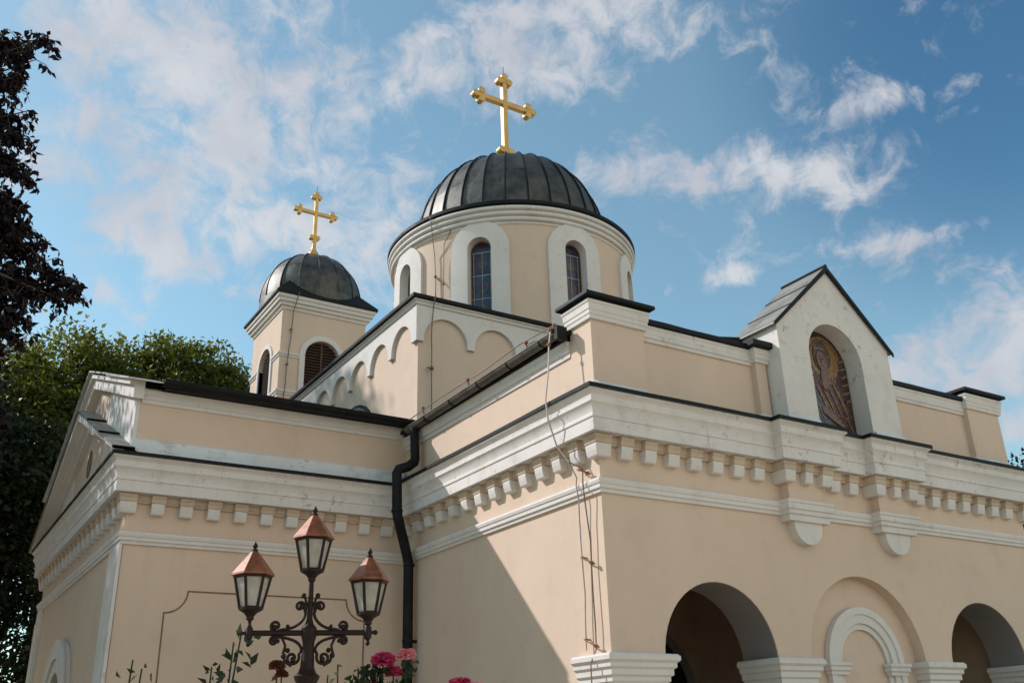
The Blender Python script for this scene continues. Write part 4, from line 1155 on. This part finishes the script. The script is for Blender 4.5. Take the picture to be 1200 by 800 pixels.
def tree(label, loc, lobes, nclump, per, leaf, mat, trunk_r, group=None, spread=.45, name='tree', cat='tree', asp=.55):
    """lobes: list of (dx,dy,z,rx,ry,rz) ellipsoids relative to loc"""
    t = thing(name, label, cat, loc, group)
    b = MB()
    zt0 = min(l[2] for l in lobes)
    limb(b, (0, 0, 0), (0, 0, zt0), trunk_r, trunk_r * .7, 8, .1)
    for l in lobes:
        limb(b, (0, 0, zt0 * rnd.uniform(.7, 1)), (l[0], l[1], l[2]), trunk_r * .6, trunk_r * .18, 7, .25)
        for _ in range(4):
            a = Vector((rnd.gauss(0, 1), rnd.gauss(0, 1), rnd.gauss(0, 1))).normalized()
            limb(b, (l[0], l[1], l[2]), (l[0] + a.x * l[3] * .85, l[1] + a.y * l[4] * .85, l[2] + a.z * l[5] * .85), trunk_r * .18, trunk_r * .04, 5, .15)
    b.build('trunk', M['bark'], t, smooth=60)
    vol = np.array([l[3] * l[4] * l[5] for l in lobes]) ** .67; vol /= vol.sum()
    pick = nrng.choice(len(lobes), size=nclump, p=vol)
    L = np.array(lobes)[pick]
    dirs = nrng.normal(size=(nclump, 3)); dirs /= np.linalg.norm(dirs, axis=1)[:, None]
    rr = nrng.uniform(.35, 1.06, nclump) ** .55
    cc = L[:, :3] + dirs * rr[:, None] * L[:, 3:6]
    rep = np.repeat(cc, per, 0)
    off = nrng.normal(size=rep.shape) * spread * np.array([1, 1, .55])
    leaf_mesh('crown', rep + off, None, leaf, mat, t, asp)
    return t

# large trees behind the wing
tree('tall yellow-green broadleaf tree rising behind the church side wing', (-2.6, 30.0, 0),
     [(0, 0, 12.3, 4.2, 4, 3.6), (-1.8, -1, 12.4, 2.6, 2.8, 3.0), (2.6, 0, 13.2, 2.8, 2.6, 3.0), (.5, -2, 10, 3.6, 3, 2.8), (-.4, 0, 15.2, 2.2, 2.2, 2.2), (1.5, .3, 15.4, 1.7, 2.0, 1.9), (-1.8, 0, 14.6, 1.4, 1.6, 1.7)], 560, 90, .22, M['leaf_lime'], .38, None, .37)
tree('green tree whose rounded crown touches the left side of the bell tower', (2.0, 30.5, 0),
     [(0, 0, 12.0, 3.0, 3, 3.4), (-.7, 0, 16.0, 1.9, 2.0, 2.2), (1.5, -.5, 14.2, 1.9, 2, 2.3), (.5, -1, 9.0, 3.2, 3, 3.0), (2.8, 0, 13.0, 1.9, 1.7, 2.6), (-2.0, .3, 15.0, 2.0, 1.7, 2.4), (.6, 0, 15.6, 2.0, 2.0, 2.3), (1.9, .2, 15.0, 1.6, 1.6, 2.0)], 560, 88, .22, M['leaf_lime'], .33, None, .35)
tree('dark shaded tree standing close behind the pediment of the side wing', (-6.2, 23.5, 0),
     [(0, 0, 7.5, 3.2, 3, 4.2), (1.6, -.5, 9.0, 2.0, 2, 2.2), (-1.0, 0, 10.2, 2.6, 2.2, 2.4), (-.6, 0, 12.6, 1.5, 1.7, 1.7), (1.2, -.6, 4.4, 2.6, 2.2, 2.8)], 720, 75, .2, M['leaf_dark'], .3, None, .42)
# tree beside the wing that shades its gable wall
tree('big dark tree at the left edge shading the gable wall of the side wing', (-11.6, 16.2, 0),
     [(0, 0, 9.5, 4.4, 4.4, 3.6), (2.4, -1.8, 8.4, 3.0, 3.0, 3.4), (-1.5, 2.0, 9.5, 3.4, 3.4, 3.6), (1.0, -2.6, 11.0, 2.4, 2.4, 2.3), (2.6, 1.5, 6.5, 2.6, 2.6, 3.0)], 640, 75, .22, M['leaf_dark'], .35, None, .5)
tree('added unseen dark tree beyond the left edge, keeping sky light off the gable wall', (-13.2, 8.6, 0),  # out of view, added to darken the wing's gable side
     [(0, 0, 5.5, 3.0, 3.4, 3.2), (.6, -1.5, 4.5, 2.6, 2.6, 3.0), (.5, 2.5, 5.5, 2.8, 2.6, 3.2)], 420, 60, .24, M['leaf_dark'], .28, None, .5)
tree('tall slim dark tree behind the shading tree, beyond the left edge', (-12.6, 22.6, 0),
     [(0, 0, 14, 2.4, 2.4, 5.0), (0, 0, 19.9, 2.0, 2.0, 3.0)], 330, 60, .22, M['leaf_dark'], .3, None, .4)
tree('small dark green tree beside the right end of the porch', (12.9, 2.6, 0),
     [(0, 0, 4.6, 1.5, 1.5, 2.0), (.1, 0, 6.3, 1.0, 1.0, 1.1), (-.5, -.4, 3.2, 1.6, 1.3, 1.8)], 260, 45, .11, M['leaf_dark'], .14, None, .26)

# purple-leaved plum in the foreground, its trunk left of the picture
pt = thing('purple_plum_tree', 'purple-leaved plum tree with drooping dark foliage along the upper left edge', 'tree', (-8.9, -2.6, 0))
b = MB()
limb(b, (0, 0, 0), (.1, .1, 3.2), .16, .12, 7, .04)
tips = [(-7.07, -2.13, 6.75), (-6.88, -2.0, 6.82), (-6.72, -2.13, 6.85), (-6.97, -2.3, 6.55), (-6.93, -2.13, 6.3), (-6.88, -2.1, 6.0), (-6.93, -2.2, 5.75), (-6.71, -2.14, 5.58), (-6.76, -2.1, 5.42), (-6.84, -2.3, 5.22),
        (-6.52, -2.15, 5.08), (-6.66, -2.2, 4.98), (-6.32, -2.16, 4.86), (-6.45, -2.1, 4.72), (-6.25, -2.17, 4.72), (-6.65, -2.14, 4.66), (-6.7, -2.3, 4.40), (-6.53, -2.15, 4.48), (-6.38, -2.25, 4.64), (-6.85, -2.2, 4.9), (-6.8, -2.1, 5.0), (-6.9, -2.2, 6.62), (-7.0, -2.1, 5.5), (-6.95, -2.3, 5.0), (-6.88, -2.15, 4.35), (-6.98, -2.0, 4.1), (-6.80, -2.2, 3.9), (-6.85, -2.1, 3.5), (-6.9, -2.2, 6.4), (-6.88, -2.1, 6.1), (-6.9, -2.1, 5.9), (-6.82, -2.2, 5.6), (-6.8, -2.1, 5.3), (-6.78, -2.2, 5.15), (-6.75, -2.1, 4.85), (-6.7, -2.2, 4.75), (-6.55, -2.1, 4.8), (-6.6, -2.25, 4.6), (-6.75, -2.2, 4.3), (-6.42, -2.1, 4.85), (-6.82, -2.0, 6.72), (-6.94, -2.2, 6.72), (-6.36, -2.1, 4.75), (-6.85, -2.0, 4.7), (-6.9, -2.0, 4.5), (-6.85, -2.1, 4.15), (-6.76, -2.15, 5.9), (-6.78, -2.1, 5.72), (-6.72, -2.2, 5.32), (-6.70, -2.1, 5.2), (-6.62, -2.2, 5.02), (-6.5, -2.15, 4.9), (-6.8, -2.15, 6.15), (-6.84, -2.1, 6.45), (-6.6, -2.1, 4.35), (-6.7, -2.15, 4.1), (-6.72, -2.1, 3.85), (-6.62, -2.1, 4.5), (-6.66, -2.15, 4.2), (-6.64, -2.2, 4.0), (-6.7, -2.1, 4.55), (-6.74, -2.15, 4.4), (-6.6, -2.2, 3.8), (-6.66, -2.1, 3.6)]
P0 = Vector((-8.9, -2.6, 0))
leafpts = []
def twig(p, q, nsub, sub, per):
    """a branchlet from p to q with drooping leafy side twigs"""
    for k in range(nsub):
        t = rnd.uniform(.15, 1.0) if k else 1.0
        o = p.lerp(q, t)
        d = Vector((rnd.gauss(0, 1), rnd.gauss(0, 1), rnd.gauss(-.35, .6))).normalized() * rnd.uniform(.55, 1.0) * sub
        e = o + d * .6; f = o + d + Vector((0, 0, -.35 * sub))
        b.tube([o, e, f], [.004, .003, .0015], 4)
        for i in range(per):
            u = rnd.random()
            leafpts.append((o.lerp(e, u * 2) if u < .5 else e.lerp(f, u * 2 - 1)) + Vector((rnd.gauss(0, .010), rnd.gauss(0, .010), rnd.gauss(0, .008))))
for i, tpp in enumerate(tips):
    q = Vector(tpp) - P0
    st = Vector((.1, .1, 3.2)).lerp(Vector((.6, .3, 5.2)), rnd.random())
    mid = st.lerp(q, .55) + Vector((0, 0, .35))
    m2 = mid.lerp(q, .6) + Vector((0, 0, .08))
    b.tube([st, st.lerp(mid, .5) + Vector((0, 0, .1)), mid, m2, q], [.035, .026, .016, .010, .004], 6)
    twig(mid, m2, 9, .20, 9)
    twig(m2, q, 12, .15, 9)
for _ in range(110):
    o = Vector((min(1.25, rnd.gauss(0, .75)), max(-1.0, min(1.6, rnd.gauss(.3, .8))), rnd.uniform(3.8, 7.0)))
    st = Vector((.1, .1, 3.2)).lerp(Vector((.4, .3, 6.6)), min(1, max(0, (o.z - 3.7) / 3.4)))
    b.tube([st, st.lerp(o, .5) + Vector((0, 0, .06)), o], [.014, .009, .004], 5)
    twig(o, o + Vector((rnd.gauss(0, .2), rnd.gauss(0, .2), rnd.gauss(0, .15))), 6, .22, 9)
limb(b, (.1, .1, 3.2), (.4, .3, 6.8), .11, .03, 7, .06)
b.build('trunk', M['bark'], pt, smooth=60)
leaf_mesh('crown', np.array([tuple(q) for q in leafpts]), None, .068, M['leaf_plum'], pt, .5, .3, (0, 0, -.6))

# roses in the foreground
def rose(name, label, cat, base, stems, leaf_r=.03, mat_leaf=None, dens=1.0):
    """stems: list of (tip, bloom radius or 0, petal material)"""
    o = thing(name, label, cat, base)
    B0 = Vector(base); b = MB(); lc = []
    for tip, br, pm in stems:
        q = Vector(tip) - B0
        p = Vector((rnd.uniform(-.05, .05), rnd.uniform(-.05, .05), 0))
        m1 = p.lerp(q, .5) + Vector((rnd.uniform(-.06, .06), rnd.uniform(-.06, .06), 0))
        pts = [p, p.lerp(m1, .5), m1, m1.lerp(q, .5) + Vector((rnd.uniform(-.02, .02), 0, 0)), m1.lerp(q, .8), q]
        b.tube(pts, [.008, .007, .006, .005, .004, .003], 6)
        n = int(34 * dens)
        for i in range(n):
            t = rnd.uniform(.55, .8) if rnd.random() < .3 else rnd.uniform(.82, .995); lc.append(m1.lerp(q, max(0, (t - .5) * 2)) + Vector((rnd.gauss(0, .02), rnd.gauss(0, .02), rnd.gauss(0, .012))))
    b.build('stem', M['leaf_rose'], o, smooth=60)
    leaf_mesh('leaves', np.array([tuple(x) for x in lc]), None, leaf_r, mat_leaf or M['leaf_rose'], o, .5, .3)
    for tip, br, pm in stems:
        if br <= 0: continue
        q = Vector(tip) - B0
        c = MB()
        for ring, (cnt, tilt, rr, sc) in enumerate(((4, 86, .10, .8), (5, 78, .22, .9), (6, 68, .36, .95), (7, 52, .46, .95), (7, 30, .50, .9), (6, 5, .46, .8))):
            for k in range(cnt):
                a = 2 * PI * (k + .37 * ring) / cnt + rnd.uniform(-.2, .2); tl = rad(tilt + rnd.uniform(-10, 10))
                er = Vector((math.cos(a), math.sin(a), 0)); et = Vector((-math.sin(a), math.cos(a), 0)); d = er * math.cos(tl) + Vector((0, 0, 1)) * math.sin(tl)
                n_ = et.cross(d); vs = []; fs = []
                for iu in range(5):
                    for iv in range(5):
                        u = (iu / 4 - .5) * 2; v = iv / 4
                        wv_ = br * sc * .62 * math.sin(PI * (.18 + .66 * v)) * (1 if v < .95 else .85)
                        pz_ = q + er * br * rr * .4 + d * br * sc * v * .95 + et * u * wv_ + n_ * (-(u * u) * .22 + .25 * (v - .5) ** 2 + (.10 if v > .9 else 0) * -1) * br * -1
                        vs.append(tuple(pz_))
                for iu in range(4):
                    for iv in range(4): fs.append((iu * 5 + iv, iu * 5 + iv + 1, (iu + 1) * 5 + iv + 1, (iu + 1) * 5 + iv))
                c.add(vs, fs)
        c.sphere(tuple(q + Vector((0, 0, -br * .05))), br * .22, 8, 6)
        c.build('bloom', pm, o, smooth=70, fix=False)
rose('rose_bush', 'rose bush with deep pink and pale pink blooms between lamp post and downpipe', 'rose bush', (-5.35, -5.45, 0),
     [((-5.33, -5.50, 1.965), .048, M['petal']), ((-5.245, -5.53, 1.985), .04, M['petal_pale']), ((-5.285, -5.5, 1.925), .036, M['petal']), ((-5.36, -5.48, 1.86), .04, M['petal']), ((-5.40, -5.42, 1.95), 0, None), ((-5.42, -5.45, 1.92), 0, None), ((-5.38, -5.45, 1.955), 0, None), ((-5.355, -5.46, 1.975), 0, None), ((-5.41, -5.45, 1.90), 0, None), ((-5.34, -5.47, 1.93), 0, None), ((-5.44, -5.44, 1.89), 0, None), ((-5.29, -5.5, 1.90), 0, None)], .042, None, 2.6)
rose('rose_bush', 'rose bush showing only pink bloom tops under the shaded porch side wall', 'rose bush', (-5.05, -5.65, 0),
     [((-5.06, -5.63, 1.865), .05, M['petal']), ((-5.01, -5.66, 1.855), .04, M['petal_pale']), ((-5.10, -5.62, 1.84), .035, M['petal'])], .035)
rose('rose_shoot', 'long leafy rose shoot with no blooms rising left of the lamp post', 'rose shoot', (-6.02, -5.2, 0),
     [((-5.835, -5.30, 2.085), 0, None), ((-5.86, -5.29, 2.05), 0, None), ((-5.93, -5.27, 1.96), 0, None), ((-5.90, -5.28, 1.93), 0, None)], .045, None, 1.1)
rose('rose_shoot', 'short leafy rose shoot at the left wing corner, far left of the lamp', 'rose shoot', (-6.22, -5.15, 0),
     [((-6.205, -5.21, 1.985), 0, None), ((-6.17, -5.21, 1.955), 0, None)], .045, None, .8)
rose('withered_rose', 'withered brown rose bloom on a stem just left of the lamp post', 'rose bush', (-5.72, -5.3, 0),
     [((-5.70, -5.34, 1.955), .032, M['petal_dead']), ((-5.68, -5.34, 1.925), .026, M['petal_dead'])], .035, M['petal_dead'], .5)
rose('rose_shoot', 'pale green budding rose shoot between the lamp post and the pink roses', 'rose shoot', (-5.47, -5.4, 0),
     [((-5.485, -5.42, 1.965), 0, None), ((-5.52, -5.41, 1.925), 0, None), ((-5.44, -5.44, 1.925), 0, None)], .026, M['leaf_pale'], .4)
